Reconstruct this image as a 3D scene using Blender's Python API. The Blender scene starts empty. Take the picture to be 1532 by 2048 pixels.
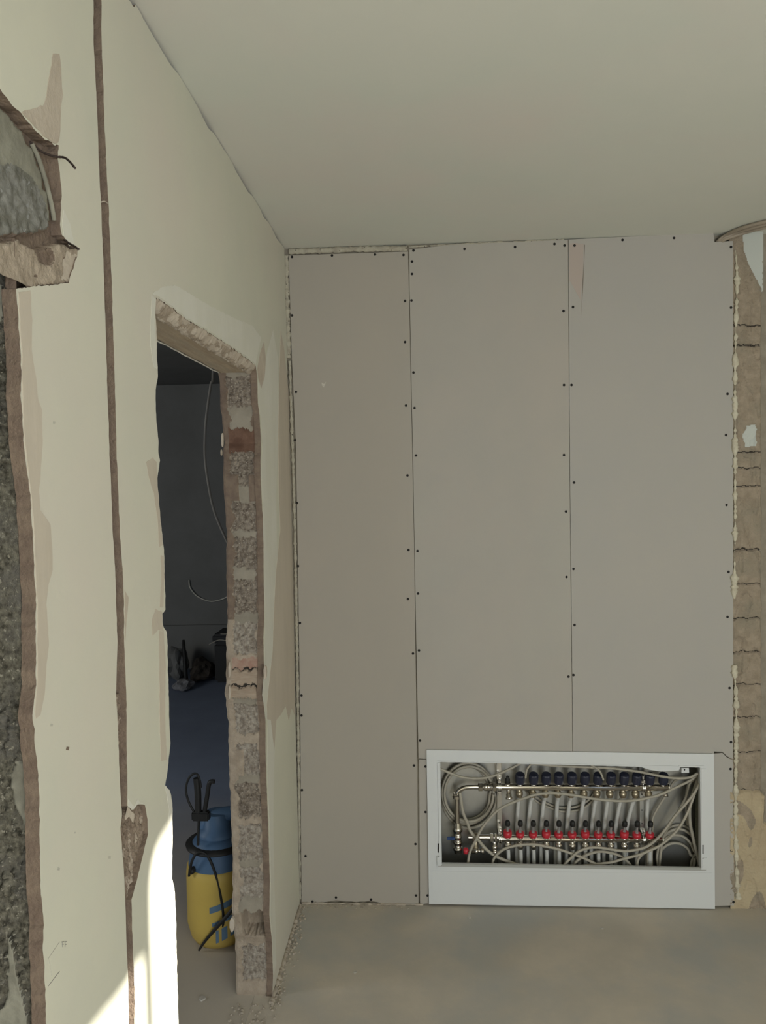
import bpy, bmesh, math, random
from mathutils import Vector, Matrix, noise
from mathutils.geometry import tessellate_polygon
random.seed(7)
sc = bpy.context.scene
col = sc.collection
H = 2.6                                  # room height

# ------------------------------------------------------------------ camera
YAW, PITCH, ROLL = 0.055126, 0.040151, 0.018645
CX, CY, CZ, F = 0.52999, -3.01494, 1.69090, 1545.21
def cam_axes():
    cy, sy = math.cos(YAW), math.sin(YAW)
    f = Vector((-sy, cy, 0)); r = Vector((cy, sy, 0)); d0 = Vector((0, 0, -1))
    f2 = f*math.cos(PITCH) + d0*math.sin(PITCH)
    d = d0*math.cos(PITCH) - f*math.sin(PITCH)
    return (r*math.cos(ROLL) + d*math.sin(ROLL)), (-r*math.sin(ROLL) + d*math.cos(ROLL)), f2
AR, AD, AF = cam_axes()
CAM = Vector((CX, CY, CZ))
cd = bpy.data.cameras.new('camera'); cam = bpy.data.objects.new('camera', cd); col.objects.link(cam)
cd.sensor_fit = 'VERTICAL'; cd.sensor_height = 24.0; cd.lens = 24.0*F/2048.0
cd.clip_start = 0.02
cam.matrix_world = Matrix(((AR.x, -AD.x, -AF.x, CX), (AR.y, -AD.y, -AF.y, CY), (AR.z, -AD.z, -AF.z, CZ), (0, 0, 0, 1)))
sc.camera = cam

# ------------------------------------------------------------------ light
sc.view_settings.view_transform = 'Standard'; sc.view_settings.look = 'None'
sc.view_settings.gamma = 1.0; sc.view_settings.use_curve_mapping = False
sc.view_settings.exposure = 0.20
w = bpy.data.worlds.new('world'); sc.world = w; w.use_nodes = True
w.node_tree.nodes['Background'].inputs[0].default_value = (0.62, 0.78, 1.0, 1)
w.node_tree.nodes['Background'].inputs[1].default_value = 1.0
SUN = Vector((-1, 0.30, -0.40)).normalized()
sd = bpy.data.lights.new('sun', 'SUN'); sd.energy = 14.0; sd.angle = math.radians(0.9); sd.color = (1, 0.96, 0.88)
so = bpy.data.objects.new('sun', sd); col.objects.link(so); so.location = (6, -5, 5)
so.rotation_euler = SUN.to_track_quat('-Z', 'Y').to_euler()
def area(name, loc, aim, sx, sy, power, c):
    a = bpy.data.lights.new(name, 'AREA'); a.shape = 'RECTANGLE'; a.size = sx; a.size_y = sy; a.energy = power; a.color = c
    o = bpy.data.objects.new(name, a); col.objects.link(o); o.location = loc
    o.rotation_euler = (Vector(aim) - Vector(loc)).to_track_quat('-Z', 'Z').to_euler()
    return o
area('daylight_rear_window', (1.9, -5.38, 1.15), (1.8, 0, 1.30), 1.7, 1.95, 62, (0.95, 0.985, 1.0))
area('dark_room_fill', (-3.42, -1.2, 1.5), (-2.0, 1.2, 1.7), 0.8, 1.0, 30, (1.0, 0.97, 0.90))  # unseen lamp added to lift the dark room
area('daylight_right_window', (2.9, -4.05, 1.15), (0, -3.9, 1.1), 1.3, 1.7, 16, (0.98, 1.0, 0.97))

# ------------------------------------------------------------------ pixel <-> place
def ray(px, py): return AF + AR*((px-766)/F) + AD*((py-1024)/F)
def on(px, py, ax, val):
    v = ray(px, py); return CAM + v*((val - CAM[ax])/v[ax])
def pL(px, py, x=0.0): return on(px, py, 0, x)
def pB(px, py, y=0.0): return on(px, py, 1, y)
def pF(px, py, z=0.0): return on(px, py, 2, z)
def proj(P):
    v = Vector(P) - CAM; k = v.dot(AF)
    return 766 + F*v.dot(AR)/k, 1024 + F*v.dot(AD)/k
def inpoly(x, y, P):
    c = False; j = len(P)-1
    for i in range(len(P)):
        if (P[i][1] > y) != (P[j][1] > y) and x < (P[j][0]-P[i][0])*(y-P[i][1])/(P[j][1]-P[i][1]) + P[i][0]: c = not c
        j = i
    return c
def lerp_tab(tab, t):
    if t <= tab[0][0]: return tab[0][1]
    for (a, b), (c, d) in zip(tab, tab[1:]):
        if t <= c: return b + (d-b)*(t-a)/(c-a) if c != a else d
    return tab[-1][1]
def nz(x, y=0.0, z=0.0): return noise.noise(Vector((x, y, z)))

# ------------------------------------------------------------------ materials
def srgb(r, g, b):
    f = lambda c: (c/255/12.92) if c <= 10 else ((c/255+0.055)/1.055)**2.4
    return (f(r), f(g), f(b))
MATS = {}
def mat(name, c1, c2=None, scale=4.0, rough=0.9, metal=0.0, bump=0.0, bscale=60.0, c3=None, scale3=1.5, detail=6, spots=None, trans=0.0, spec=0.3, stretch=(1, 1, 1)):
    m = bpy.data.materials.new(name); m.use_nodes = True; nt = m.node_tree; N = nt.nodes; L = nt.links
    b = N['Principled BSDF']; b.inputs['Roughness'].default_value = rough; b.inputs['Metallic'].default_value = metal
    b.inputs['Specular IOR Level'].default_value = spec
    if trans: b.inputs['Transmission Weight'].default_value = trans
    tc = N.new('ShaderNodeTexCoord'); mp = N.new('ShaderNodeMapping'); mp.inputs['Scale'].default_value = stretch
    L.new(tc.outputs['Object'], mp.inputs['Vector']); V = mp.outputs['Vector']
    cur = None
    def nt_noise(s, d=detail):
        n = N.new('ShaderNodeTexNoise'); n.inputs['Scale'].default_value = s; n.inputs['Detail'].default_value = d
        n.inputs['Roughness'].default_value = 0.6; L.new(V, n.inputs['Vector']); return n
    def mix(a, bcol, fac):
        x = N.new('ShaderNodeMix'); x.data_type = 'RGBA'
        if isinstance(a, tuple): x.inputs[6].default_value = (*a, 1)
        else: L.new(a, x.inputs[6])
        x.inputs[7].default_value = (*bcol, 1); L.new(fac, x.inputs[0]); return x.outputs[2]
    def ramp(src, lo, hi):
        r = N.new('ShaderNodeMapRange'); r.inputs['From Min'].default_value = lo; r.inputs['From Max'].default_value = hi
        L.new(src, r.inputs['Value']); return r.outputs['Result']
    out = c1
    if c2: out = mix(out, c2, ramp(nt_noise(scale).outputs['Fac'], 0.38, 0.64))
    if c3: out = mix(out, c3, ramp(nt_noise(scale3, 8).outputs['Fac'], 0.48, 0.66))
    if spots:
        out = mix(out, spots[0], ramp(nt_noise(spots[1], 2).outputs['Fac'], spots[2], spots[2]+0.03))
    if isinstance(out, tuple): b.inputs['Base Color'].default_value = (*out, 1)
    else: L.new(out, b.inputs['Base Color'])
    if bump:
        bn = N.new('ShaderNodeBump'); bn.inputs['Strength'].default_value = bump; bn.inputs['Distance'].default_value = 0.004
        L.new(nt_noise(bscale).outputs['Fac'], bn.inputs['Height']); L.new(bn.outputs['Normal'], b.inputs['Normal'])
    MATS[name] = m; return m
M_PAINT = mat('cream_paint', (0.62, 0.60, 0.485), (0.57, 0.56, 0.46), 1.6, bump=0.25, bscale=14, c3=(0.61, 0.565, 0.475), scale3=0.9)
M_CEIL = mat('ceiling_paint', (0.66, 0.66, 0.595), (0.62, 0.64, 0.575), 1.2, bump=0.15, bscale=10, c3=(0.66, 0.63, 0.575), scale3=1.3)
M_PLAST = mat('bare_plaster', (0.54, 0.47, 0.38), (0.46, 0.39, 0.31), 14, bump=0.6, bscale=90)
M_PINK = mat('pinkish_filler', (0.54, 0.475, 0.385), (0.49, 0.43, 0.345), 8, bump=0.3, bscale=40, stretch=(1, 1, .25))
M_WHITE = mat('white_filler', (0.66, 0.64, 0.56), (0.62, 0.60, 0.51), 6, bump=0.3, bscale=30, stretch=(1, 1, .4))
M_BROWN = mat('brown_mortar', (0.22, 0.165, 0.12), (0.165, 0.12, 0.09), 30, bump=0.9, bscale=120)
M_TAN = mat('tan_mortar', (0.41, 0.34, 0.26), (0.32, 0.26, 0.195), 24, bump=0.9, bscale=120)
M_GREYM = mat('grey_mortar', (0.31, 0.275, 0.215), (0.25, 0.22, 0.17), 18, bump=0.5, bscale=80)
M_AGG = mat('slag_aggregate', (0.33, 0.28, 0.22), (0.13, 0.10, 0.075), 75, bump=1.0, bscale=220, spots=((0.42, 0.37, 0.30), 160, 0.62))
M_AGGL = mat('pale_aggregate', (0.44, 0.39, 0.32), (0.22, 0.18, 0.14), 75, bump=1.0, bscale=220)
M_AGGD = mat('dark_aggregate', (0.20, 0.185, 0.14), (0.045, 0.04, 0.028), 95, bump=1.0, bscale=240, c3=(0.14, 0.13, 0.11), scale3=16, spots=((0.30, 0.28, 0.22), 130, 0.62))
M_BRICK = mat('red_brick', (0.11, 0.058, 0.038), (0.17, 0.10, 0.068), 30, bump=0.6, bscale=90)
M_BRICKP = mat('pale_brick', (0.33, 0.20, 0.15), (0.40, 0.29, 0.22), 40, bump=0.6, bscale=90)
M_WOODP = mat('old_timber', (0.40, 0.32, 0.24), (0.34, 0.26, 0.19), 30, bump=0.4, bscale=60, stretch=(1, 1, 6))
M_SOFFIT = mat('timber_lintel', (0.50, 0.41, 0.29), (0.38, 0.30, 0.21), 14, bump=0.5, bscale=50, stretch=(4, 0.5, 1), c3=(0.42, 0.36, 0.27), scale3=6)
M_CONC = mat('grey_concrete', (0.27, 0.26, 0.205), (0.19, 0.18, 0.14), 22, bump=0.5, bscale=70)
M_CONCR = mat('rough_concrete', (0.225, 0.22, 0.195), (0.13, 0.125, 0.10), 60, bump=0.6, bscale=180, spots=((0.28, 0.28, 0.265), 70, 0.66))
M_DARK = mat('dark_gap_mortar', (0.055, 0.045, 0.035), (0.035, 0.03, 0.025), 40, bump=0.6)  # near-black tone for joints, cracks and the rubble heap
M_BOARD = mat('plasterboard_card', (0.405, 0.372, 0.325), (0.385, 0.362, 0.32), 3, rough=0.85, bump=0.04, bscale=30, c3=(0.40, 0.382, 0.335), scale3=1.1, spec=0.2)
M_GYPS = mat('gypsum_edge', (0.55, 0.52, 0.46), (0.42, 0.39, 0.34), 60, bump=0.5)
M_FOAM = mat('cream_foam', (0.60, 0.56, 0.44), (0.50, 0.45, 0.34), 50, bump=0.6, bscale=120)
M_FILL = mat('grey_cream_filler', (0.44, 0.41, 0.325), (0.34, 0.305, 0.24), 40, bump=0.7, bscale=120, spots=((0.07, 0.06, 0.05), 95, 0.66))
M_FLOOR = mat('concrete_screed', (0.56, 0.50, 0.41), (0.47, 0.43, 0.36), 3.5, rough=0.7, bump=0.25, bscale=22, c3=(0.425, 0.415, 0.38), scale3=1.9, detail=9, spots=((0.50, 0.47, 0.41), 26, 0.79))
M_FLOORB = mat('screed_painted_sky_sheen', (0.26, 0.31, 0.42), (0.21, 0.25, 0.34), 1.2, rough=0.6, bump=0.2, bscale=12)  # blue base colour paints a sky reflection on the floor
def floor_two():  # fades concrete colour into the painted blue reflection along Y
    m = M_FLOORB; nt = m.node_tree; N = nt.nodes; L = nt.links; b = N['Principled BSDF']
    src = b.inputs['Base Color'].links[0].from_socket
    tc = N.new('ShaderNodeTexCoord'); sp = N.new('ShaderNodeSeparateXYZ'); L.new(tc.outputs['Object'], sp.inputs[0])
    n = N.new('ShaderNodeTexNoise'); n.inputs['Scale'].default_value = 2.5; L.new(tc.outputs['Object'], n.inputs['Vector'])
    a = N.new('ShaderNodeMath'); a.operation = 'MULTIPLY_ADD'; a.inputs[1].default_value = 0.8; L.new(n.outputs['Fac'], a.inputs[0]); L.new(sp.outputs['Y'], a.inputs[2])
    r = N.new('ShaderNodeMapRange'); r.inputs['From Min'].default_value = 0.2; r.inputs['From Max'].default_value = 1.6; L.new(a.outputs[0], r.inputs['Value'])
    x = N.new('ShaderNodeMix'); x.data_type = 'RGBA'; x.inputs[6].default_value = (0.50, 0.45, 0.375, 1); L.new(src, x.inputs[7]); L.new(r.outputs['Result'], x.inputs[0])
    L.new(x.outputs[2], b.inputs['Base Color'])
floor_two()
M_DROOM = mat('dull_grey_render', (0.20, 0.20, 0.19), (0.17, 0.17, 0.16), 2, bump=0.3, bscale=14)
M_CABW = mat('white_enamel', (0.62, 0.63, 0.62), None, rough=0.45, spec=0.4)
M_GALV = mat('galvanised_steel', (0.50, 0.50, 0.475), (0.44, 0.44, 0.415), 9, rough=0.3, metal=1.0)
M_STEEL = mat('bright_steel', (0.66, 0.64, 0.60), None, rough=0.22, metal=1.0)
M_CHROME = mat('nickel_plate', (0.64, 0.60, 0.54), None, rough=0.18, metal=1.0)
M_BRASS = mat('brass', (0.44, 0.38, 0.28), None, rough=0.35, metal=0.9)
M_NAVY = mat('navy_plastic', (0.022, 0.025, 0.045), None, rough=0.45, spec=0.5)
M_BLACK = mat('black_plastic', (0.018, 0.018, 0.017), None, rough=0.5)
M_SCREW = mat('phosphated_screw', (0.012, 0.011, 0.01), None, rough=0.7)
M_RED = mat('red_plastic', (0.50, 0.025, 0.04), None, rough=0.35, spec=0.5)
M_BLUEH = mat('blue_handle_plastic', (0.03, 0.06, 0.16), None, rough=0.4)
M_CLEAR = mat('clear_plastic', (0.7, 0.7, 0.68), None, rough=0.1, trans=0.7)
M_PEX = mat('white_pipe', (0.56, 0.56, 0.53), None, rough=0.5)
M_CABLE = mat('beige_cable', (0.37, 0.34, 0.275), None, rough=0.55, spec=0.4)
M_CABLE2 = mat('brown_grey_cable', (0.32, 0.27, 0.21), None, rough=0.55, spec=0.4)
M_HOSE = mat('dark_green_hose', (0.14, 0.14, 0.10), None, rough=0.6)
M_YELLOW = mat('yellow_plastic', (0.54, 0.39, 0.09), (0.49, 0.35, 0.085), 5, rough=0.5)
M_BLUE = mat('blue_plastic', (0.07, 0.13, 0.22), None, rough=0.5)
M_BLUEL = mat('blue_print', (0.10, 0.17, 0.24), None, rough=0.6)
M_RUSTY = mat('rusty_steel', (0.05, 0.035, 0.03), None, rough=0.8)
M_RAG = mat('grey_rag', (0.27, 0.27, 0.28), (0.2, 0.2, 0.21), 8, bump=0.5, bscale=30)
M_GRAPH = mat('graphite', (0.28, 0.27, 0.24), None, rough=0.8)
M_SMUDGE = mat('faint_smudge', (0.46, 0.44, 0.37), None, rough=0.9)
M_DUST = mat('dusty_crumb', (0.46, 0.40, 0.32), (0.36, 0.31, 0.25), 60)
M_OUT = mat('mask_board_timber', (0.35, 0.27, 0.18), (0.28, 0.2, 0.12), 10)  # colour of the added board that shapes the sun patch

# ------------------------------------------------------------------ object helpers
def tag(o, label=None, cat=None, group=None, kind=None):
    if label: o['label'] = label
    if cat: o['category'] = cat
    if group: o['group'] = group
    if kind: o['kind'] = kind
    return o
def empty(name, loc=(0, 0, 0), label=None, cat=None, group=None, kind=None):
    o = bpy.data.objects.new(name, None); col.objects.link(o); o.location = loc; o.empty_display_size = 0.05
    return tag(o, label, cat, group, kind)
class MB:
    def __init__(s): s.v = []; s.f = []; s.m = []; s.sm = []
    def add(s, verts, faces, mi=0, smooth=False):
        k = len(s.v); s.v += [Vector(v) for v in verts]
        for f in faces: s.f.append([i+k for i in f]); s.m.append(mi); s.sm.append(smooth)
    def build(s, name, mats, parent=None, origin=None, fix=True, weld=False):
        if not isinstance(mats, (list, tuple)): mats = [mats]
        off = Vector((0, 0, 0))
        if parent is not None: off = parent_loc(parent)
        elif origin is not None: off = Vector(origin)
        me = bpy.data.meshes.new(name); me.from_pydata([tuple(v-off) for v in s.v], [], s.f)
        for m in mats: me.materials.append(m)
        me.polygons.foreach_set('material_index', s.m); me.polygons.foreach_set('use_smooth', s.sm)
        if fix or weld:
            bm = bmesh.new(); bm.from_mesh(me)
            if weld: bmesh.ops.remove_doubles(bm, verts=bm.verts, dist=1e-5)
            bmesh.ops.recalc_face_normals(bm, faces=bm.faces); bm.to_mesh(me); bm.free()
        o = bpy.data.objects.new(name, me); col.objects.link(o)
        if parent is not None: o.parent = parent
        elif origin is not None: o.location = off
        return o
    # shapes
    def box(s, a, b, mi=0, bev=0.0):
        x0, y0, z0 = a; x1, y1, z1 = b
        if bev <= 0:
            V = [(x0,y0,z0),(x1,y0,z0),(x1,y1,z0),(x0,y1,z0),(x0,y0,z1),(x1,y0,z1),(x1,y1,z1),(x0,y1,z1)]
            s.add(V, [(0,3,2,1),(4,5,6,7),(0,1,5,4),(1,2,6,5),(2,3,7,6),(3,0,4,7)], mi)
        else:
            bm = bmesh.new(); bmesh.ops.create_cube(bm, size=1)
            for v in bm.verts: v.co = Vector(((x0+x1)/2+v.co.x*(x1-x0), (y0+y1)/2+v.co.y*(y1-y0), (z0+z1)/2+v.co.z*(z1-z0)))
            bmesh.ops.bevel(bm, geom=list(bm.edges), offset=bev, segments=2, affect='EDGES')
            bm.verts.index_update(); s.add([v.co.copy() for v in bm.verts], [[v.index for v in f.verts] for f in bm.faces], mi); bm.free()
    def lathe(s, base, axis, prof, n=16, mi=0, smooth=True):
        ax = Vector(axis).normalized(); u = ax.orthogonal().normalized(); w_ = ax.cross(u); base = Vector(base)
        V = []; Fc = []
        for (r, h) in prof:
            for k in range(n):
                a = 2*math.pi*k/n; V.append(base + ax*h + (u*math.cos(a)+w_*math.sin(a))*r)
        for i in range(len(prof)-1):
            for k in range(n): Fc.append((i*n+k, i*n+(k+1) % n, (i+1)*n+(k+1) % n, (i+1)*n+k))
        s.add(V, Fc, mi, smooth)
        for i in (0, len(prof)-1):
            if prof[i][0] > 1e-5: s.add([V[i*n+k] for k in range(n)], [tuple(range(n))], mi)
    def tube(s, pts, r, n=8, mi=0, smooth_path=True, sub=6, rfun=None):
        P = [Vector(p) for p in pts]
        if smooth_path and len(P) > 2: P = catmull(P, sub)
        T = []
        for i in range(len(P)):
            t = (P[min(i+1, len(P)-1)] - P[max(i-1, 0)]); T.append(t.normalized() if t.length > 1e-9 else Vector((0, 0, 1)))
        u = T[0].orthogonal().normalized(); V = []; Fc = []
        for i, p in enumerate(P):
            u = (u - T[i]*u.dot(T[i])).normalized(); w_ = T[i].cross(u); rr = r*(rfun(i/(len(P)-1)) if rfun else 1)
            for k in range(n):
                a = 2*math.pi*k/n; V.append(p + (u*math.cos(a)+w_*math.sin(a))*rr)
        for i in range(len(P)-1):
            for k in range(n): Fc.append((i*n+k, i*n+(k+1) % n, (i+1)*n+(k+1) % n, (i+1)*n+k))
        s.add(V, Fc, mi, True)
        s.add([V[k] for k in range(n)], [tuple(range(n))], mi); s.add([V[-n+k] for k in range(n)], [tuple(range(n))], mi)
    def slab(s, loop, off, mi=0, side=None, holes=()):
        side = mi if side is None else side
        loops = [list(map(Vector, loop))] + [list(map(Vector, h)) for h in holes]; off = Vector(off)
        tris = tessellate_polygon(loops); flat = [p for l in loops for p in l]; n = len(flat)
        s.add(flat, tris, mi); s.add([p+off for p in flat], tris, mi if side == mi else side)
        for l in loops:
            m_ = len(l); V = [p for p in l] + [p+off for p in l]
            s.add(V, [(i, (i+1) % m_, m_+(i+1) % m_, m_+i) for i in range(m_)], side)
    def grid(s, nu, nv, fn, mfn=None, mi=0, smooth=True):
        V = [fn(i, j) for j in range(nv) for i in range(nu)]; k = len(s.v); s.v += V
        for j in range(nv-1):
            for i in range(nu-1):
                s.f.append([k+j*nu+i, k+j*nu+i+1, k+(j+1)*nu+i+1, k+(j+1)*nu+i])
                s.m.append(mfn(i, j) if mfn else mi); s.sm.append(smooth)
def parent_loc(p):
    l = Vector((0, 0, 0))
    while p is not None: l += p.location; p = p.parent
    return l
def catmull(P, sub):
    out = []
    for i in range(len(P)-1):
        p0 = P[max(i-1, 0)]; p1 = P[i]; p2 = P[i+1]; p3 = P[min(i+2, len(P)-1)]
        for k in range(sub):
            t = k/sub; out.append(0.5*((2*p1)+(p2-p0)*t+(2*p0-5*p1+4*p2-p3)*t*t+(3*p1-p0-3*p2+p3)*t**3))
    out.append(P[-1]); return out
SEED = [0]
def jag(P, amp=0.003, step=0.008, ax=0):
    """ragged copy of an open polyline lying in the plane across axis ax"""
    SEED[0] += 7.31; P = [Vector(p) for p in P]; out = [P[0]]; dist = 0
    for a, b in zip(P, P[1:]):
        d = b-a; n = max(1, int(d.length/step)); t = d.normalized() if d.length else Vector((0, 0, 1))
        e = Vector((0, 0, 0)); e[ax] = 1; nn = t.cross(e)
        for k in range(1, n+1):
            dist += d.length/n; q = a + d*(k/n)
            out.append(q + nn*amp*(nz(dist*60, SEED[0])*1.3 + nz(dist*220, SEED[0]+3)*0.9))
    return out

# ==================================================================== STRUCTURE
def boxes(name, L, m, parent=None, kind='structure'):
    b = MB()
    for a, c in L: b.box(a, c)
    o = b.build(name, m, parent)
    if kind: o['kind'] = kind
    return o
boxes('floor', [((-0.06, -5.6, -0.1), (3.2, 0.3, 0))], M_FLOOR)
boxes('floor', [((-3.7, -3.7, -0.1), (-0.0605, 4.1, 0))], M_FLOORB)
boxes('ceiling', [((-0.12, -5.6, H), (3.2, 0.3, H+0.15))], M_CEIL)
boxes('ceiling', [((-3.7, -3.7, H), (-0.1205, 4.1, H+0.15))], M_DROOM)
# rear wall and its window
boxes('wall_rear', [((-0.12, -5.6, 0), (1.0, -5.4, H)), ((2.8, -5.6, 0), (3.0, -5.4, H)), ((1.0, -5.6, 0), (2.8, -5.4, 0.12)), ((1.0, -5.6, 2.18), (2.8, -5.4, H))], M_PAINT)
# right wall with an open window hole, and a small hole masked by an added unseen board whose gaps shape the sun
boxes('wall_right', [((3.0, -5.6, 0), (3.2, -4.75, H)), ((3.0, -4.75, 0), (3.2, -3.35, 0.25)), ((3.0, -4.75, 2.05), (3.2, -3.35, H)), ((3.0, -3.35, 0), (3.2, -2.9, H)),
      ((3.0, -2.9, 0), (3.2, -1.9, 1.3)), ((3.0, -2.9, 2.4), (3.2, -1.9, H)), ((3.0, -1.9, 0), (3.2, 0.2, H))], M_PAINT)
def to_board(px, py):
    p = pL(px, py); k = 3.0/SUN.x; q = p + SUN*k; return Vector((3.0, q.y, q.z))
gapA = [to_board(*q) for q in [(352, 1636), (335, 1664), (318, 1692), (306, 1726), (302, 1770), (303, 1850), (306, 1950), (309, 2070)]]
gapA += [Vector((3.0, gapA[-1].y, 1.5)), Vector((3.0, gapA[0].y+0.03, 1.5)), Vector((3.0, gapA[0].y+0.03, gapA[0].z))]
gapB = [to_board(*q) for q in [(288, 1926), (276, 1932), (266, 1946), (252, 1978), (226, 2014), (198, 2048), (170, 2085)]]
gapB += [Vector((3.0, gapB[-1].y, 1.5)), Vector((3.0, to_board(290, 2060).y, 1.5))]
b = MB(); b.slab([(3.0, -2.93, 1.27), (3.0, -1.87, 1.27), (3.0, -1.87, 2.43), (3.0, -2.93, 2.43)], (-0.006, 0, 0), holes=[gapA, gapB])
wn = b.build('sun_mask_board', M_OUT); wn['kind'] = 'structure'
# dark room next door
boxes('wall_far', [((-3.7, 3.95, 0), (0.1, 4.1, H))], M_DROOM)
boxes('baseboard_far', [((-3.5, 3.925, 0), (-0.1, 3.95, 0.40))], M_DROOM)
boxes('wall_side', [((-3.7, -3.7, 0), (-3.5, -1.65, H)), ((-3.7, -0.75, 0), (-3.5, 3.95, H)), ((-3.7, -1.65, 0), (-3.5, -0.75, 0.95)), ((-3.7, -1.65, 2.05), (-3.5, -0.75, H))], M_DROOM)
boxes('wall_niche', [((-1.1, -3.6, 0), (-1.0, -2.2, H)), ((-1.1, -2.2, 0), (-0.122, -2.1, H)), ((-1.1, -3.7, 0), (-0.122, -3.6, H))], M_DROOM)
# back wall masonry behind the plasterboard, with the cabinet recess
CL, CR = pB(862, 1600).x, pB(1418, 1600).x
boxes('wall_back', [((-0.02, 0.0128, 0), (CL, 0.16, H)), ((CR, 0.03, 0), (3.05, 0.16, H)), ((CL, 0.0128, 0.60), (CR, 0.16, H)), ((CL, 0.125, 0), (CR, 0.16, 0.60))], M_GREYM)
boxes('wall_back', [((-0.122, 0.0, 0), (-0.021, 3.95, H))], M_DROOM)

# ------------------------------------------------------------------ left wall
WL = empty('wall_left', (0, 0, 0), kind='structure')
def zt(P): return P
near_px = [(33, 578), (38, 665), (41, 700), (42, 780), (45, 860), (50, 910), (59, 980), (64, 1040), (67, 1100), (69, 1160), (72, 1200), (72, 1370), (66, 1430), (68, 1470), (77, 1550), (79, 1640), (81, 1780), (88, 1850), (86, 1890), (90, 1970), (92, 2048)]
near_tab = sorted([(pL(*q).z, pL(*q).y) for q in near_px])
grL = [(187, 0), (187, 80), (194, 212), (199, 357), (202, 407), (208, 555), (216, 810), (219, 897), (226, 1072), (230, 1138), (232, 1200), (235, 1283), (232, 1390), (237, 1490), (240, 1573), (244, 1631), (241, 1656), (244, 1697), (248, 1738), (250, 1796), (253, 1879), (256, 1946), (258, 2048)]
grR = [(203, 0), (203, 80), (208, 212), (214, 357), (217, 407), (223, 555), (231, 810), (233, 897), (240, 1072), (245, 1138), (248, 1200), (248, 1283), (253, 1390), (253, 1490), (255, 1573), (254, 1612), (264, 1620), (275, 1608), (290, 1610), (295, 1639), (296, 1668), (286, 1710), (273, 1763), (263, 1800), (265, 1879), (267, 1937), (269, 1987), (269, 2048)]
hole_px = [(33, 577), (66, 573), (105, 570), (137, 565), (154, 512), (156, 500), (124, 470), (120, 449), (123, 412), (123, 378), (119, 344), (116, 318), (117, 290), (100, 285), (70, 262), (47, 232), (29, 214), (0, 180)]
PT = -0.02
gl = [pL(*q) for q in grL]; gr = [pL(*q) for q in grR]
glt = Vector((0, gl[0].y, H-0.001)); grt = Vector((0, gr[0].y, H-0.001))
b = MB()
top = [Vector((0, -2.75, H-0.001)), glt]
left = jag([glt] + gl, 0.0012, 0.01)
bot = [Vector((0, gl[-1].y, 0.0)), Vector((0, near_tab[0][1], 0.0))]
nr = jag([pL(*q) for q in reversed(near_px)], 0.002, 0.006)
hp = jag([pL(*q) for q in hole_px], 0.0025, 0.005)
e0 = hp[-1]
loopA = top[:1] + left + bot + nr + hp[1:] + [e0 + Vector((0, -0.25, 0.12)), Vector((0, -2.75, e0.z+0.15))]
b.slab(loopA, (PT, 0, 0), 0, 1)
b.slab([(0, -5.4, H-0.001), (0, -2.751, H-0.001), (0, -2.751, 2.1), (0, -3.4, 2.1), (0, -3.4, 0), (0, -5.4, 0)], (PT, 0, 0), 0, 1)
b.build('plaster', [M_PAINT, M_BROWN], WL)
# piece between the chase and the corner, with the doorway cut out
nj = [(312, 594), (310, 616), (314, 677), (314, 706), (316, 754), (311, 779), (313, 842), (317, 886), (317, 907), (320, 921), (315, 957), (318, 1010), (322, 1050), (328, 1100), (330, 1180), (331, 1162+30), (330, 1219), (325, 1229), (325, 1246), (334, 1267), (335.5, 1327), (337, 1359), (338.6, 1442), (340.7, 1486), (334, 1553), (330, 1571), (340, 1581), (345, 1605), (345, 1698), (344, 1757), (349, 1775), (352, 1830), (354, 1940), (357, 2048)]
fj = [(511, 731), (514.5, 754), (515.6, 806), (519, 831), (522, 886), (521.5, 894), (521, 921), (521, 955), (524, 1010), (527, 1071), (527, 1140), (529, 1233), (526.5, 1275), (528, 1334), (525.5, 1390), (531, 1442), (531, 1500), (533, 1566), (536, 1643), (539.6, 1764), (538.5, 1830), (544, 1885), (546, 1950), (545, 1988)]
lt = [(312, 594), (345, 616), (373.5, 639), (410, 660), (446.6, 683), (480, 706), (511, 731)]
NJ = [pL(*q) for q in nj]; FJ = [pL(*q) for q in fj]; LT = [pL(*q) for q in lt]
far_tab = sorted([(p.z, p.y) for p in FJ])
jn = jag(NJ, 0.0022, 0.006); jt = jag(LT, 0.003, 0.007); jf = jag(FJ, 0.0022, 0.006)
ceilj = []
y = -0.004
while y > grt.y:
    gap = max(0, nz(y*9, 3.3)*0.014 + 0.0025) + abs(nz(y*70, 1.1))*0.004
    if -1.62 < y < -1.55: gap += 0.010
    ceilj.append(Vector((0, y, H-0.0008-gap))); y -= 0.008
corner = [Vector((0, -0.004 - abs(nz(z*0.013*9))*0.006, z*0.013)) for z in range(0, int(H/0.013))]
loopB = list(reversed(ceilj)) ; loopB = [grt] + loopB
loopB += list(reversed(corner))
loopB += [Vector((0, jf[-1].y, 0.0))] + list(reversed(jf)) + list(reversed(jt))[1:-1] + jn
loopB += [Vector((0, jn[-1].y, 0.0)), Vector((0, gr[-1].y, 0.0))] + list(reversed(jag([grt]+gr, 0.0016, 0.008)))[:-1]
b = MB(); b.slab(loopB, (PT, 0, 0), 0, 1); b.build('plaster', [M_PAINT, M_BROWN], WL)
# masonry core
SOF = 2.035
b = MB()
b.box((-0.122, -5.4, 2.1), (PT-0.0002, -2.36, H)); b.box((-0.122, -5.4, 0), (PT-0.0002, -3.4, 2.1))
b.box((-0.122, -2.36, 2.4), (PT-0.0002, -1.50, H)); b.box((-0.122, -2.36, 2.0), (-0.06, -1.50, 2.4))
b.box((-0.122, -1.985, 0), (PT-0.0002, -1.50, 2.42))
b.box((-0.122, -1.50, SOF+0.024), (PT-0.0002, -0.01, H)); b.box((-0.122, -0.44, 0), (PT-0.0002, -0.005, SOF+0.02))
b.build('masonry', M_BROWN, WL)
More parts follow.
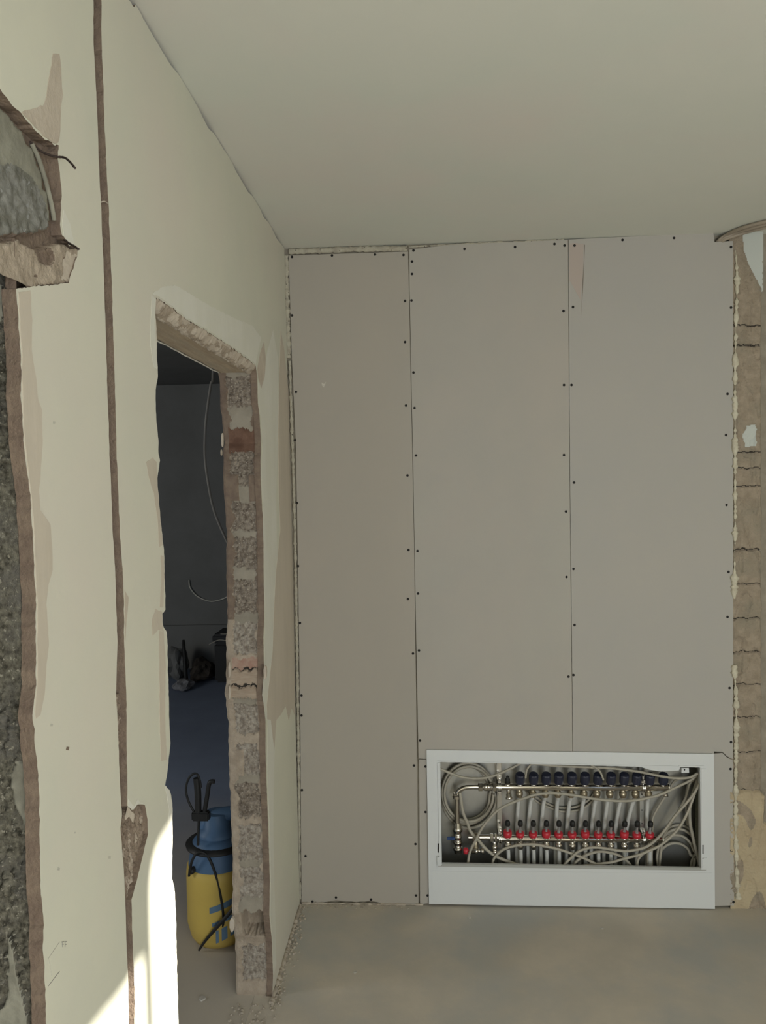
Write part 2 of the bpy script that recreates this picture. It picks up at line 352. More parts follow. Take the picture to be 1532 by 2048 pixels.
# blob of chipped mortar inside the chase is pale in its lower half
BLOB = [(243, 1640), (254, 1615), (264, 1622), (275, 1609), (290, 1611), (296, 1640), (296, 1668), (286, 1710), (273, 1763), (262, 1803), (252, 1800), (248, 1740), (244, 1697)]
def chip(name, P, m):
    W_ = [pL(*q) for q in P]; ya, yb = min(p.y for p in W_)-.004, max(p.y for p in W_)+.004; za, zb_2 = min(p.z for p in W_)-.004, max(p.z for p in W_)+.004
    d = 0.0016; nu_, nv_ = int((yb-ya)/d), int((zb_2-za)/d); mm = {}
    def fn(i, j):
        y = ya+i*d; z = za+j*d; px, py = proj((-.005, y, z)); ins = inpoly(px, py, P)
        u = (py-1610)/190 if P is BLOB else .5
        x = -0.0195 + (0.0 if not ins else 0.006 + 0.006*max(0, (px-262)/34)*(u < .6) + .008*max(0, u-.45) + 0.004*nz(y*120, z*90) + .0025*nz(y*300, z*260))
        mm[(i, j)] = 1 if (nz(y*60, z*35, 5) > (.25 - .45*max(0, u-.4)) and px > 255) else 0
        if P is not BLOB: mm[(i, j)] = 1 if nz(y*90, z*50, 5) > -.05 else 0
        return Vector((min(x, -.0004), y, z))
    b = MB(); b.grid(nu_, nv_, fn, lambda i, j: mm[(i, j)]); b.build(name, m, WL, fix=False)
M_CHB = mat('chase_brown', (0.25, 0.195, 0.145), (0.20, 0.15, 0.11), 40, bump=.8, bscale=160)
M_CHP = mat('chase_pale', (0.40, 0.335, 0.265), (0.32, 0.26, 0.20), 40, bump=.8, bscale=160)
chip('chipped_plaster', BLOB, [M_CHB, M_CHP])
chip('chipped_plaster', [(232, 1388), (253, 1388), (256, 1440), (254, 1490), (238, 1490), (236, 1430)], [M_CHB, M_CHP])
# filler, bare plaster and stains
def patch(name, px, m, th=0.0009, amp=0.002, x=0.0, step=0.008):
    P = [pL(*q, x) for q in px]; P = jag(P + [P[0]], amp, step)[:-1]
    b = MB(); b.slab([p + Vector((th, 0, 0)) for p in P], (-th*1.0+0.0001, 0, 0)); return b.build(name, m, WL)
patch('bare_plaster', [(118, 108), (122, 150), (125, 190), (121, 215), (119, 260), (117, 287), (104, 286), (72, 258), (48, 230), (44, 222), (86, 212), (92, 190), (97, 160), (103, 130), (106, 108)], M_PLAST)
patch('bare_plaster', [(36, 585), (60, 582), (63, 640), (62, 700), (72, 760), (75, 800), (83, 820), (84, 880), (80, 960), (76, 980), (80, 1020), (100, 1050), (104, 1100), (104, 1140), (96, 1170), (92, 1210), (97, 1290), (92, 1330), (88, 1390), (80, 1430), (70, 1437), (69, 1425), (74, 1370), (74, 1200), (71, 1160), (69, 1100), (66, 1040), (61, 980), (52, 910), (47, 860), (44, 780), (43, 700), (40, 665)], M_PINK, amp=0.0012)
patch('filler', [(528, 684), (531, 720), (529, 755), (522, 776), (516, 755), (514, 738), (520, 705)], M_PLAST)
patch('filler', [(516, 765), (522, 780), (535, 700), (546, 660), (556, 720), (557, 800), (552, 1000), (556, 1200), (556, 1300), (549, 1420), (540, 1440), (533, 1440), (524, 1390), (529, 1330), (530, 1233), (528, 1140), (525, 1010), (522, 950), (525, 886), (521, 831), (517, 806)], M_WHITE, amp=0.001, th=0.0006)
patch('filler', [(561, 660), (568, 700), (576, 780), (578, 830), (580, 900), (584, 1100), (587, 1200), (588, 1300), (589, 1430), (583, 1415), (577, 1440), (571, 1412), (562, 1428), (552, 1440), (548, 1500), (541, 1440), (534, 1438), (533, 1410), (545, 1300), (547, 1230), (551, 1150), (560, 1060), (557, 980), (556, 860), (558, 760)], M_PINK, amp=0.0015, th=0.0012)
patch('filler', [(545, 1300), (550, 1310), (549, 1500), (546, 1640), (548, 1760), (551, 1860), (552, 1930), (547, 1950), (544, 1885), (540, 1830), (541, 1764), (538, 1643), (535, 1566), (534, 1500), (536, 1440), (545, 1420)], M_WHITE, amp=0.001)
patch('filler', [(304, 588), (322, 575), (350, 570), (400, 600), (450, 628), (505, 652), (522, 676), (511, 728), (480, 703), (446, 680), (410, 657), (373, 636), (345, 613), (315, 592)], M_WHITE, amp=0.002, th=0.0006)
patch('filler', [(303, 590), (311, 600), (309, 640), (312, 700), (314, 740), (308, 735), (300, 690), (301, 640)], M_WHITE, th=0.0006)
patch('stain', [(292, 925), (305, 915), (313, 925), (314, 950), (316, 990), (321, 1040), (325, 1090), (318, 1095), (315, 1040), (307, 985), (297, 955)], M_PINK, th=0.0005)
patch('stain', [(303, 1240), (311, 1218), (324, 1224), (323, 1245), (328, 1262), (316, 1260), (304, 1272)], M_PINK, th=0.0005)
patch('stain', [(318, 1262), (327, 1262), (331, 1330), (330, 1450), (333, 1520), (321, 1522), (319, 1440), (318, 1350)], M_PINK, th=0.0005)
patch('stain', [(321, 1110), (327, 1112), (328, 1160), (326, 1215), (319, 1215), (322, 1160)], M_PINK, th=0.0005)
patch('stain', [(249, 1180), (257, 1195), (253, 1240), (250, 1282), (249, 1240)], M_PLAST, th=0.0005, amp=0.001)
patch('filler', [(330, 1572), (339, 1583), (343, 1610), (343, 1690), (336, 1680), (338, 1620)], M_WHITE, th=0.0006, amp=0.001)
patch('filler', [(256, 1598), (262, 1606), (268, 1612), (275, 1598), (280, 1606), (290, 1608), (276, 1607), (266, 1620), (257, 1614)], M_WHITE, th=0.0006, amp=0.001)
patch('filler', [(255, 1612), (262, 1622), (268, 1628), (266, 1646), (262, 1640), (258, 1632), (251, 1640), (250, 1634)], M_PLAST, th=0.0006, amp=0.001, x=-0.001)
patch('filler', [(127, 420), (140, 450), (148, 490), (138, 492), (127, 470), (124, 450)], M_WHITE, th=0.0006, amp=0.001)
for px, py, r in [(47, 597, 5), (135, 1497, 3.5), (103, 1450, 3), (108, 845, 2.5), (150, 1665, 1.5), (117, 1738, 3), (219, 1715, 3), (84, 1212, 2)]:
    patch('speck', [(px-r*.6, py-r), (px+r*.8, py-r*.8), (px+r*.5, py+r), (px-r, py+r*.8)], M_SMUDGE if r < 5 and r != 3.5 else M_BROWN, th=0.0006, amp=0.0005)
# pencil strokes and two small hooked letters
def stroke(pts, wpx, m=M_GRAPH, nm='pencil_mark'):
    b = MB(); b.tube([pL(*q, 0.0002) for q in pts], wpx/1500.0, 5, sub=4); return b.build(nm, m, WL)
stroke([(119, 1884), (110, 1897), (100, 1912), (96, 1918)], 0.7, M_SMUDGE); stroke([(97, 1916), (101, 1940), (103, 1952)], 0.5, M_SMUDGE)
stroke([(119, 1943), (108, 1957), (97, 1972)], 0.8)
stroke([(123, 1884), (128, 1883)], .8); stroke([(124, 1884), (125, 1894)], .8); stroke([(124, 1889), (127, 1889)], .7)
stroke([(129, 1884), (133, 1883)], .8); stroke([(130, 1884), (130, 1894)], .8); stroke([(130, 1889), (133, 1889)], .7)
# thin cross line over the chase
b = MB(); b.tube([pL(200, 405, -0.004), pL(209, 403, 0.0), pL(218, 409, -0.003)], 0.0011, 5); b.build('plaster_thread', M_PLAST, WL)

# far jamb of the doorway: broken block wall seen end on
AGG, MOR, GRY, BRK, BRP, PAL, DRK, TAN, WHT = range(9)
jm = [M_AGG, M_BROWN, M_GREYM, M_BRICK, M_BRICKP, M_WOODP, M_DARK, M_TAN, M_AGGL]
bands = [(735, 752, GRY), (752, 812, AGG), (812, 860, GRY), (860, 904, BRK), (904, 975, AGG), (975, 1003, GRY), (1003, 1062, AGG), (1062, 1076, GRY), (1076, 1138, AGG), (1138, 1160, GRY), (1160, 1226, AGG),
         (1226, 1247, GRY), (1247, 1310, WHT), (1310, 1318, TAN), (1318, 1337, BRP), (1337, 1340, DRK), (1340, 1370, PAL), (1370, 1376, DRK), (1376, 1397, PAL), (1397, 1410, GRY), (1410, 1466, WHT), (1466, 1488, TAN), (1488, 1551, WHT),
         (1551, 1568, GRY), (1568, 1636, AGG), (1636, 1650, TAN), (1650, 1722, WHT), (1722, 1737, GRY), (1737, 1797, WHT), (1797, 1824, GRY), (1824, 1872, 99), (1872, 1890, TAN), (1890, 1960, WHT), (1960, 2100, TAN)]
st = 0.0026; nu = int(0.126/st)+1; nv = int(2.06/st)+1
jmat = {}
def jam(i, j):
    x = -0.124 + i*st; z = j*st; x = min(x, -0.0012)
    y = lerp_tab(far_tab, z) + 0.004
    px, py = proj((x, y, z))
    py2 = py + 7*nz(x*45, z*20) + 4*nz(x*150, z*90); u = (x + 0.124)/0.124
    lo = 0.18 + 0.12*nz(z*25, 5.0) + .05*nz(z*90, 2.0); hi = 0.80 + 0.11*nz(z*22, 9.0) + .05*nz(z*80, 4.0)
    if 950 < py < 1003: lo, hi = 0.38, 0.66
    if 1500 < py < 1552: lo = 0.38
    k = MOR if py < 1240 else TAN; h = 0.001*nz(x*120, z*120) + 0.003*nz(x*30, z*30)
    for a, c, t in bands:
        if a <= py2 < c:
            if t == 99:
                if 0.22 < u < 0.93: k = TAN; h = -0.055*min(1, (u-0.22)*12, (0.93-u)*12, (py2-a)/4, (c-py2)/9)
                break
            if t in (BRK, BRP, PAL, DRK): lo, hi = 0.13, 0.86
            if lo < u < hi:
                k = t
                if t in (AGG, WHT):
                    d = noise.voronoi(Vector((x*170, 3.0, z*170)))[0]; d2 = noise.voronoi(Vector((x*330, 1.0, z*330)))[0]
                    h = -0.004 + 0.0075*(0.45-d[0]) + 0.0025*(0.4-d2[0]) + 0.002*nz(x*60, z*60)
                elif t == GRY: h = -0.002 + 0.0015*nz(x*50, z*50)
                elif t == DRK: h = -0.008
                else: h = 0.0005 + 0.0015*nz(x*40, z*40)
            break
    if u < 0.03: h -= 0.004
    jmat[(i, j)] = k
    return Vector((x + 0.0035*nz(z*35, 1.7)*(1 if i == 0 else 0), y - h, z))
b = MB(); b.grid(nu, nv, jam, lambda i, j: jmat[(i, j)]); b.build('block_jamb', jm, WL, fix=False)
# loose flakes on the jamb edges
for (px, py, w_, h_, x) in [(464, 1850, 5, 15, -0.118), (459, 1340, 2.2, 16, -0.121), (459, 1385, 2.2, 14, -0.121), (444, 880, 1.6, 14, -0.121), (530, 1345, 3, 14, -0.002), (442, 905, 1.0, 6, -0.121)]:
    c = on(px, py, 1, -0.592); b = MB(); n_ = 9; V = []
    for k in range(n_):
        a = 2*math.pi*k/n_; q = on(px+w_*math.cos(a)*(1+0.3*nz(k*1.7, py)), py+h_*math.sin(a), 1, -0.596); V.append(q)
    b.slab(V, (0.0, 0.012, 0)); b.build('loose_flake', M_PLAST, WL)
# lintel over the doorway: timber soffit and ragged mortar edge
sof_front = [(314, 619), (340, 637), (376, 656), (440, 702), (503, 737)]
S0 = [pL(*q, -0.022) for q in sof_front]
zs = sum(p.z for p in S0)/len(S0)
b = MB(); zz = 2.045
def soff(i, j):
    x = -0.0225 - 0.0985*(i/16); y = -1.49 + 0.95*(j/120)
    back = 1 if i == 16 else 0
    return Vector((x + back*0.006*nz(y*14, 2.0) , y, zz + 0.002*nz(x*60, y*12) + back*0.006))
b.grid(17, 121, soff); b.build('timber_lintel', M_SOFFIT, WL, fix=False)
b = MB()
def rag(i, j):
    y = -1.488 + 0.93*(j/310); u = i/8; x = -0.0005 - 0.028*u
    z0 = 2.064 + (jt_z(y) - 2.064); z = z0*(1-u) + (zz-0.004)*u - 0.007*math.sin(u*math.pi)
    return Vector((x, y, z + 0.005*nz(y*45, u*3) + 0.003*nz(y*140, u*7)))
lt_tab = sorted([(p.y, p.z) for p in LT])
def jt_z(y): return lerp_tab(lt_tab, y)
b.grid(9, 311, rag, lambda i, j: 0 if nz(j*0.05, i*0.3) > -0.1 else 1); b.build('broken_mortar_edge', [M_PLAST, M_TAN], WL, fix=False)
b = MB()
for k in range(5):
    c = pL(316+k*8, 612+k*6, -0.03); b.lathe(c, (0.2, 1, 0.4), [(0, -.016), (.010, -.008), (.013, 0), (.009, .01), (0, .016)], 7, smooth=False)
b.build('mortar_lump', M_CONCR, WL)
# thin paper fringe at the back edge of the soffit
b = MB(); b.tube([Vector((-0.122, -1.49+0.95*t/20, zz+0.001+0.003*nz(t*1.3))) for t in range(21)], 0.0022, 5); b.build('plaster_fringe', M_WHITE, WL)

# near end of the wall: cut blocks seen end on
nmat = {}; st2 = 0.0022
def nearj(i, j):
    x = -0.001 - i*st2; z = 0.86 + j*st2; y = lerp_tab(near_tab, z) + 0.002; u = -x
    wd = 0.0155 + 0.004*nz(z*18, 4.0)
    if u < wd: k = 0; h = 0.0008*nz(x*200, z*60) + 0.001*nz(z*90, x*90); 
    else:
        d = noise.voronoi(Vector((x*90, 3.0, z*90)))[0]; d2 = noise.voronoi(Vector((x*210, 1.0, z*210)))[0]
        g = nz(x*30+4, z*9)
        if g > 0.22: k = 2; h = -0.006 + 0.002*nz(x*90, z*90)
        else: k = 1; h = -0.009 + 0.020*(0.42-d[0]) + 0.008*(0.4-d2[0])
        h *= min(1, (u-wd)/0.004+0.2)
    nmat[(i, j)] = k; return Vector((x, y-h, z))
b = MB(); b.grid(55, int((2.02-0.86)/st2), nearj, lambda i, j: nmat[(i, j)]); b.box((-0.122, -2.0, 0), (-0.021, -1.985, 2.0), 1); b.box((-0.122, -2.01, 0), (-0.0205, -1.985, 0.86), 1)
b.build('block_jamb', [M_BROWN, M_AGGD, M_CONC], WL, fix=False)

# broken-out end of the concrete lintel above the near opening
R_conc = [(-300, 150), (0, 205), (30, 240), (60, 280), (85, 340), (105, 410), (108, 440), (60, 470), (20, 440), (-300, 400)]
R_low = [(-300, 470), (8, 485), (30, 480), (70, 500), (110, 490), (158, 498), (154, 516), (138, 568), (26, 580), (-300, 600)]
R_rough = [(-300, 330), (30, 330), (60, 345), (85, 380), (102, 430), (100, 460), (60, 470), (-300, 470)]
lm = {}
HP = [(-400, 577)] + hole_px + [(-400, 20)]
y0, z0 = -2.42, pL(80, 580).z-0.004
def lint(i, j):
    y = y0 + i*0.003; z = z0 + j*0.003
    px, py = proj((-0.002, y, z)); inside = inpoly(px, py, HP); qx = px + 5*nz(y*60, z*60); qy = py + 6*nz(y*50, z*50, 3)
    x = -0.016; k = 2
    if inpoly(qx, qy, R_low): x = 0.0 + 0.004*nz(y*30, z*30); k = 1; 
    elif inpoly(qx, qy, R_rough): x = -0.006 + 0.003*nz(y*90, z*90); k = 3
    elif inpoly(qx, qy, R_conc): x = -0.006; k = 0
    elif px < 100 and py < 300: x = -0.020; k = 2
    x += (0.0022*nz(y*70, z*70) + 0.0015*nz(y*200, z*200))*(0.3 if k == 0 else 1)
    if k == 1 and nz(y*28, z*28, 1) > 0.28 and py < 555: k = 2; x -= 0.005
    if inside and inpoly(qx, qy, [(127, 508), (150, 508), (153, 520), (136, 562), (122, 560)]): k = 4; x = -.002
    if not inside: x = -0.0195
    lm[(i, j)] = k
    return Vector((x, y, z))
ni = int((-1.80-y0)/0.003); nj_ = int((2.42-z0)/0.003)
b = MB(); b.grid(ni, nj_, lint, lambda i, j: lm[(i, j)])
b.build('concrete_lintel', [M_CONC, M_TAN, M_BROWN, M_CONCR, M_PLAST], WL, fix=False)
b = MB(); b.box((-0.06, -3.4, 2.03), (-0.034, -2.03, 2.42)); b.build('concrete_beam', M_CONC, WL)
b = MB(); b.tube([pL(63, 287, -0.006), pL(78, 320, -0.004), pL(92, 365, -0.004), pL(103, 410, -0.004), pL(108, 440, -0.006)], 0.0035, 7); b.build('concrete_rim', M_CONC, WL)
for pts in ([(60, 284, -.006), (85, 304, -.003), (110, 313, .0), (128, 315, .012), (140, 324, .03), (150, 336, .045)], [(120, 470, -.01), (136, 485, .004), (146, 491, .02), (157, 498, .035)]):
    b = MB(); b.tube([pL(x, y, d) for x, y, d in pts], 0.0017, 7, rfun=lambda t: 1+0.15*math.sin(t*90)); b.build('rebar_stub', M_RUSTY, WL)

# ------------------------------------------------------------------ exposed end of the back wall on the right
joints = [(650, .004, 0), (690, .008, 1), (905, .003, 0), (937, .0025, 0), (972, .003, 1), (1100, .007, 1), (1168, .004, 1), (1237, .004, 1), (1305, .006, 1), (1370, .004, 1), (1435, .005, 1), (1505, .004, 1), (1583, .006, 1)]
rm = {}
def rs(i, j):
    x = 1.690 + i*0.003; z = j*0.003; px, py = proj((x, 0.002, z))
    k = 0; y = 0.004 + 0.003*nz(x*20, z*14) - 0.002*nz(x*160, z*160) + (0.005 if abs(nz(x*22, z*5, 8)) < 0.018 else 0) + (.006 if nz(x*9, z*4, 2) > .33 and px < 1486 else 0)
    q = py + 3*nz(x*60, 2.0) + 3*nz(z*30, x*30)
    for jy, dp, kk in joints:
        wv = 1.0 + 0.8*kk
        if abs(q + 0.0*px - jy) < wv: y += dp*1.6; k = 1 if abs(q-jy) < 0.9 + 0.5*kk*nz(x*50, z*9) else k
    if py > 1583: k = 3; y -= 0.004
    if py > 1583 and nz(x*12, z*7) > 0.15: k = 0
    edge = 1522 + 2.5*nz(z*14) + (6 if py > 1590 else 0)
    if py < 1650 and px > edge: k = 2 if nz(x*9, z*6) > -0.3 else 1; y += min(0.03, (px-edge)*0.004); y += 0.006*nz(x*50, z*25)
    if inpoly(px + 2*nz(z*50), py, [(1483, 440), (1486, 500), (1496, 530), (1512, 560), (1526, 590), (1527, 440)]): k = 4; y = 0.0
    if inpoly(px+2*nz(z*60), py, [(1494, 852), (1512, 850), (1512, 893), (1490, 895), (1484, 872)]): k = 4; y -= 0.002
    rm[(i, j)] = k; return Vector((x, y, min(z, H)))
b = MB(); b.grid(80, 868, rs, lambda i, j: rm[(i, j)])
o = b.build('wall_back', [mat('beige_block', (0.36, 0.295, 0.22), (0.27, 0.22, 0.16), 26, bump=1.0, bscale=130, c3=(0.27, 0.235, 0.175), scale3=7), M_DARK, M_GREYM, mat('yellow_plaster', (0.46, 0.38, 0.25), (0.40, 0.32, 0.21), 8, bump=.5), mat('pale_paint', (0.50, 0.52, 0.48), None)], fix=False); o['kind'] = 'structure'

# ==================================================================== PLASTERBOARD
HB = H - 0.001
M_B1 = mat('brownish_card', (0.385, 0.35, 0.30), (0.372, 0.342, 0.296), 3, rough=0.85, bump=0.04, bscale=30, spec=0.2)
M_B3 = mat('greyish_card', (0.405, 0.380, 0.340), (0.39, 0.372, 0.338), 2, rough=0.85, bump=0.04, bscale=30, spec=0.2)
def board(label, px, screws, name='plasterboard_sheet', origin=None, amps=0.0):
    P = [pB(*q) for q in px]; o = empty(name, (sum(p.x for p in P)/len(P), 0, min(p.z for p in P)), label, 'plasterboard', None)
    Q = jag(P+[P[0]], amps, 0.01, ax=1)[:-1] if amps else P
    b = MB(); b.slab(Q, (0, 0.0122, 0), 0, 1); b.build('board', [M_B1 if 'narrow' in label else M_B3 if 'right' in label else M_BOARD, M_GYPS], o)
    for s_ in screws:
        c = pB(*s_); b = MB()
        b.lathe(c + Vector((0, -0.0004, 0)), (0, -1, 0), [(0.0052, 0.0), (0.0050, 0.0006), (0.0042, 0.0007), (0.0025, 0.0002), (0, 0.0002)], 10)
        b.build('screw', M_SCREW, o)
    return o
board('narrow grey plasterboard sheet beside the left wall, leftmost of the tall sheets', [(577, 511), (816, 503), (817.6, 560), (826.6, 1000), (829.2, 1150), (837, 1809), (790, 1810), (765, 1807), (742, 1801), (712, 1804), (672, 1800), (640, 1806), (603, 1805), (601, 1500), (597, 1200), (592, 900), (583, 700), (580, 600)],
      [(584, 514), (664, 511), (750, 509), (807, 510), (584, 631), (592, 784), (590, 880), (594, 1006), (596, 1132), (600, 1246), (603, 1391), (603, 1431), (604, 1580), (611, 1712), (625, 1803), (672, 1795), (742, 1799), (810, 602), (810, 684), (812, 811), (815, 951), (817, 1100), (816, 1198), (826, 1307), (828, 1531), (831, 1688), (832, 1791)])
board('middle tall grey plasterboard sheet between two vertical seams', [(818.6, 499), (900, 489.5), (1136, 479.5), (1137.6, 700), (1139.6, 1000), (1142, 1200), (1145, 1502), (1143, 1512), (854, 1518), (837, 1517), (830, 1150), (827.5, 1000), (818.8, 560)],
      [(827, 501), (824, 523), (824, 548), (823, 601), (827, 745), (829, 816), (832, 911), (835, 1102), (836, 1187), (838, 1301), (840, 1481), (929, 498), (1030, 494), (1109, 488), (1129, 491), (1127, 622), (1128, 770), (1128, 910), (1132, 1023), (1133, 1154), (1137, 1353)])
board('right tall grey plasterboard sheet above the manifold cabinet, with torn paper slit', [(1137.2, 479), (1427, 465), (1429, 484), (1466, 482), (1466.5, 1000), (1466, 1518), (1455, 1513), (1445, 1504), (1428, 1503), (1428, 1512), (1147, 1512), (1146, 1500), (1143, 1200), (1140.5, 1000), (1138.5, 700)],
      [(1149, 491), (1146, 614), (1143, 770), (1148, 965), (1147, 1138), (1149, 1250), (1147, 1350), (1245, 480), (1348, 476), (1462, 494), (1462, 615), (1455, 788), (1452, 870), (1453, 1010), (1457, 1144), (1455, 1234), (1459, 1376), (1462, 1484)])
tb = [o for o in col.objects if o.get('label', '').startswith('right tall')][0]
b = MB(); b.slab([pB(1168, 488, -0.0004), pB(1170, 490, -0.0004), pB(1167, 560, -0.0004), pB(1163, 632, -0.0004), pB(1164.5, 570, -0.0004), pB(1168, 520, -0.0004)], (0, 0.0003, 0)); b.build('paper_tear', mat('torn_card', (0.20, 0.17, 0.14), None), tb)
b = MB(); b.slab([pB(1139, 487, -0.0006), pB(1150, 486, -0.0006), pB(1167, 488, -0.0006), pB(1166, 540, -0.0006), pB(1161, 600, -0.0006), pB(1139, 560, -0.0006)], (0, 0.0005, 0)); b.build('paper_flap', mat('pink_card', (0.42, 0.355, 0.31), None), tb)
nb = [o for o in col.objects if o.get('label', '').startswith('narrow grey')][0]
b = MB(); b.slab([pB(643, 765, -.0004), pB(648, 768, -.0004), pB(652, 763, -.0004), pB(650, 770, -.0004), pB(647, 775, -.0004), pB(644, 771, -.0004)], (0, .0004, 0)); b.build('paper_chip', M_GYPS, nb)
board('small plasterboard offcut strip left of the white cabinet', [(838, 1519), (870, 1519.5), (870, 1802), (858, 1806), (840, 1809)], [(851, 1533), (851, 1624), (855, 1791)])
board('small plasterboard offcut strip right of the white cabinet', [(1412, 1509), (1445, 1506), (1454, 1515), (1466, 1520), (1468, 1811), (1432, 1812), (1412, 1812)], [(1461, 1538), (1463, 1701), (1467, 1804)])
# filler and foam beads round the boards
def bead(name, pts, r, m, squash=0.5, sub=10, lab=None, cat=None, kind=None, ax=1, amp=0.6, f=60, n=8):
    P = catmull([Vector(p) for p in pts], sub); P2 = []
    for a, c in zip(P, P[1:]):
        k = max(1, int((c-a).length/0.004)); P2 += [a+(c-a)*t/k for t in range(k)]
    SEED[0] += 3.7; s0 = SEED[0]; b = MB(); V = []
    for i, p in enumerate(P2):
        t = (P2[min(i+1, len(P2)-1)]-P2[max(i-1, 0)]).normalized(); e = Vector((0, 0, 0)); e[ax] = 1; u = t.cross(e).normalized()
        rr = r*max(0.12, 1+amp*1.8*nz(i*0.004*f, s0)+amp*nz(i*0.004*f*4, s0))
        for k in range(n):
            a = 2*math.pi*k/n; q = rr*(1+0.35*nz(k*1.9, i*0.4, s0)); V.append(p+u*q*math.cos(a)+e*q*squash*math.sin(a))
    m_ = len(P2); Fc = [(i*n+k, i*n+(k+1) % n, (i+1)*n+(k+1) % n, (i+1)*n+k) for i in range(m_-1) for k in range(n)]
    b.add(V, Fc, 0, True); b.add(V[:n], [tuple(range(n))]); b.add(V[-n:], [tuple(range(n))])
    o = b.build(name, m); return tag(o, lab, cat, None, kind)
bead('filler_bead', [pB(578, 503, .002), pB(690, 499, .002), pB(817, 497, .002)], 0.0115, M_FILL, .5, kind='structure', amp=.12).name = 'trim_1'
bead('filler_bead', [pB(817, 494, .003), pB(980, 485.5, .003), pB(1130, 479, .003)], 0.003, M_FILL, .6, kind='structure', amp=.8).name = 'trim_2'
bead('filler_bead', [pB(572, 512, .004), pB(574, 620, .004), pB(577, 720, .004)], 0.0115, M_FILL, .8, kind='structure', amp=.35).name = 'trim_3'
bead('filler_bead', [pB(579, 722, .004), pB(588, 1000, .004), pB(594, 1300, .004), pB(598, 1600, .004), pB(600, 1800, .004)], 0.0058, M_FILL, .6, kind='structure', amp=.4).name = 'trim_4'
bead('foam_bead', [pB(1471, 500, -.001), pB(1474, 560, -.001), pB(1472, 640, -.001), pB(1470, 760, -.001), pB(1470, 900, -.001), pB(1470, 1060, -.001), pB(1468, 1200, -.001)], 0.0066, M_FOAM, .8, lab='ragged cream foam bead along the upper right edge of the plasterboard', cat='foam', amp=1.0, f=26)
bead('foam_bead', [pB(1468, 1330, -.001), pB(1472, 1400, -.001), pB(1472, 1500, -.001), pB(1471, 1620, -.001), pB(1473, 1740, -.001), pB(1477, 1800, -.001)], 0.0074, M_FOAM, .8, lab='ragged cream foam bead beside the cabinet, running down to the floor', cat='foam', amp=0.9, f=26)

# ==================================================================== CABINET
YF = -0.010
cab = empty('manifold_cabinet', (pB(1145, 1810).x, 0, 0.0), 'white sheet-steel manifold cabinet with open front set into the plasterboard above the floor', 'cabinet')
out = [(853, 1500), (1428, 1508), (1430, 1818), (858, 1808)]
op = [(880, 1524), (1000, 1526.5), (1230, 1532), (1282, 1534), (1300, 1540), (1325, 1543), (1358, 1541), (1361, 1534), (1400, 1535), (1402, 1736), (881, 1727)]
b = MB()
OUT = [pB(*q, YF) for q in out]; OP = [pB(*q, YF) for q in op]
b.slab(OUT, (0, 0.0095, 0), 0, 0, holes=[OP])
fr = b.build('frame', M_CABW, cab)
m = fr.modifiers.new('bev', 'BEVEL'); m.width = 0.004; m.segments = 2; m.limit_method = 'ANGLE'
# raised inner edges of the frame and the lower removable panel line
b = MB()
b.slab([pB(855, 1502, YF-.003), pB(875, 1524, YF-.003), pB(880, 1727, YF-.003), pB(864, 1727, YF-.003)], (0, 0.003, 0)) if False else None
b.box((pB(875, 1530).x, YF-0.0035, pB(900, 1727).z), (pB(880.5, 1530).x, YF+0.03, pB(900, 1523).z), 0)
b.build('side_rail', M_CABW, cab); b = MB()
b.box((pB(1400, 1530).x, YF-0.0035, pB(1400, 1736).z), (pB(1409, 1530).x, YF+0.03, pB(1405, 1535).z), 0)
b.build('side_rail', M_CABW, cab)
b = MB(); b.slab([pB(876, 1727.5, YF-.002), pB(1412, 1736, YF-.002), pB(1412, 1741.5, YF-.002), pB(876, 1733, YF-.002)], (0, 0.001, 0)); b.build('bottom_lip', mat('grey_lip', (0.36, 0.36, 0.33), None, rough=.5), cab)
b = MB(); b.slab([pB(874, 1521.5, YF-.002), pB(1362, 1532.5, YF-.002), pB(1362, 1534, YF-.002), pB(874, 1523.3, YF-.002)], (0, 0.0015, 0)); b.slab([pB(1358, 1531, YF-.003), pB(1408, 1532, YF-.003), pB(1408, 1534.4, YF-.003), pB(1358, 1533.4, YF-.003)], (0, 0.0025, 0)); b.build('top_lip', M_CABW, cab)
b = MB(); b.slab([pB(862, 1742, YF-.0012), pB(1424, 1746, YF-.0012), pB(1424, 1813, YF-.0012), pB(864, 1804, YF-.0012)], (0, 0.001, 0)); pn = b.build('drawer_front', M_CABW, cab)
for px, py in ((877, 1700), (1406, 1703)):
    b = MB(); b.slab([pB(px-1, py-13, YF-.0042), pB(px+1.2, py-13, YF-.0042), pB(px+1.2, py+5, YF-.0042), pB(px-1, py+5, YF-.0042)], (0, .0008, 0)); b.build('slot', M_SCREW, cab)
    b = MB(); b.box((pB(px-3.5, py).x, YF-0.006, pB(px, py+28).z), (pB(px+4.5, py).x, YF+.01, pB(px, py+9).z), 0, .001); hb = b.build('hinge_bracket', M_CABW, cab)
    b = MB(); b.lathe(pB(px, py+14, YF-.006), (0, -1, 0), [(.0018, 0), (.0016, .0006)], 8); b.build('screw', M_SCREW, hb)
b = MB(); b.box((pB(1363, 1540).x, 0.0, pB(1370, 1545.5).z), (pB(1378, 1540).x, 0.002, pB(1370, 1536).z)); cb = b.build('corner_bracket', M_CABW, cab)
b = MB(); b.lathe(pB(1369, 1539.5, -.0005), (0, -1, 0), [(.003, 0), (.003, .0004)], 10); b.build('hole', M_SCREW, cb)
BX0, BX1 = pB(866, 1600).x, pB(1415, 1600).x
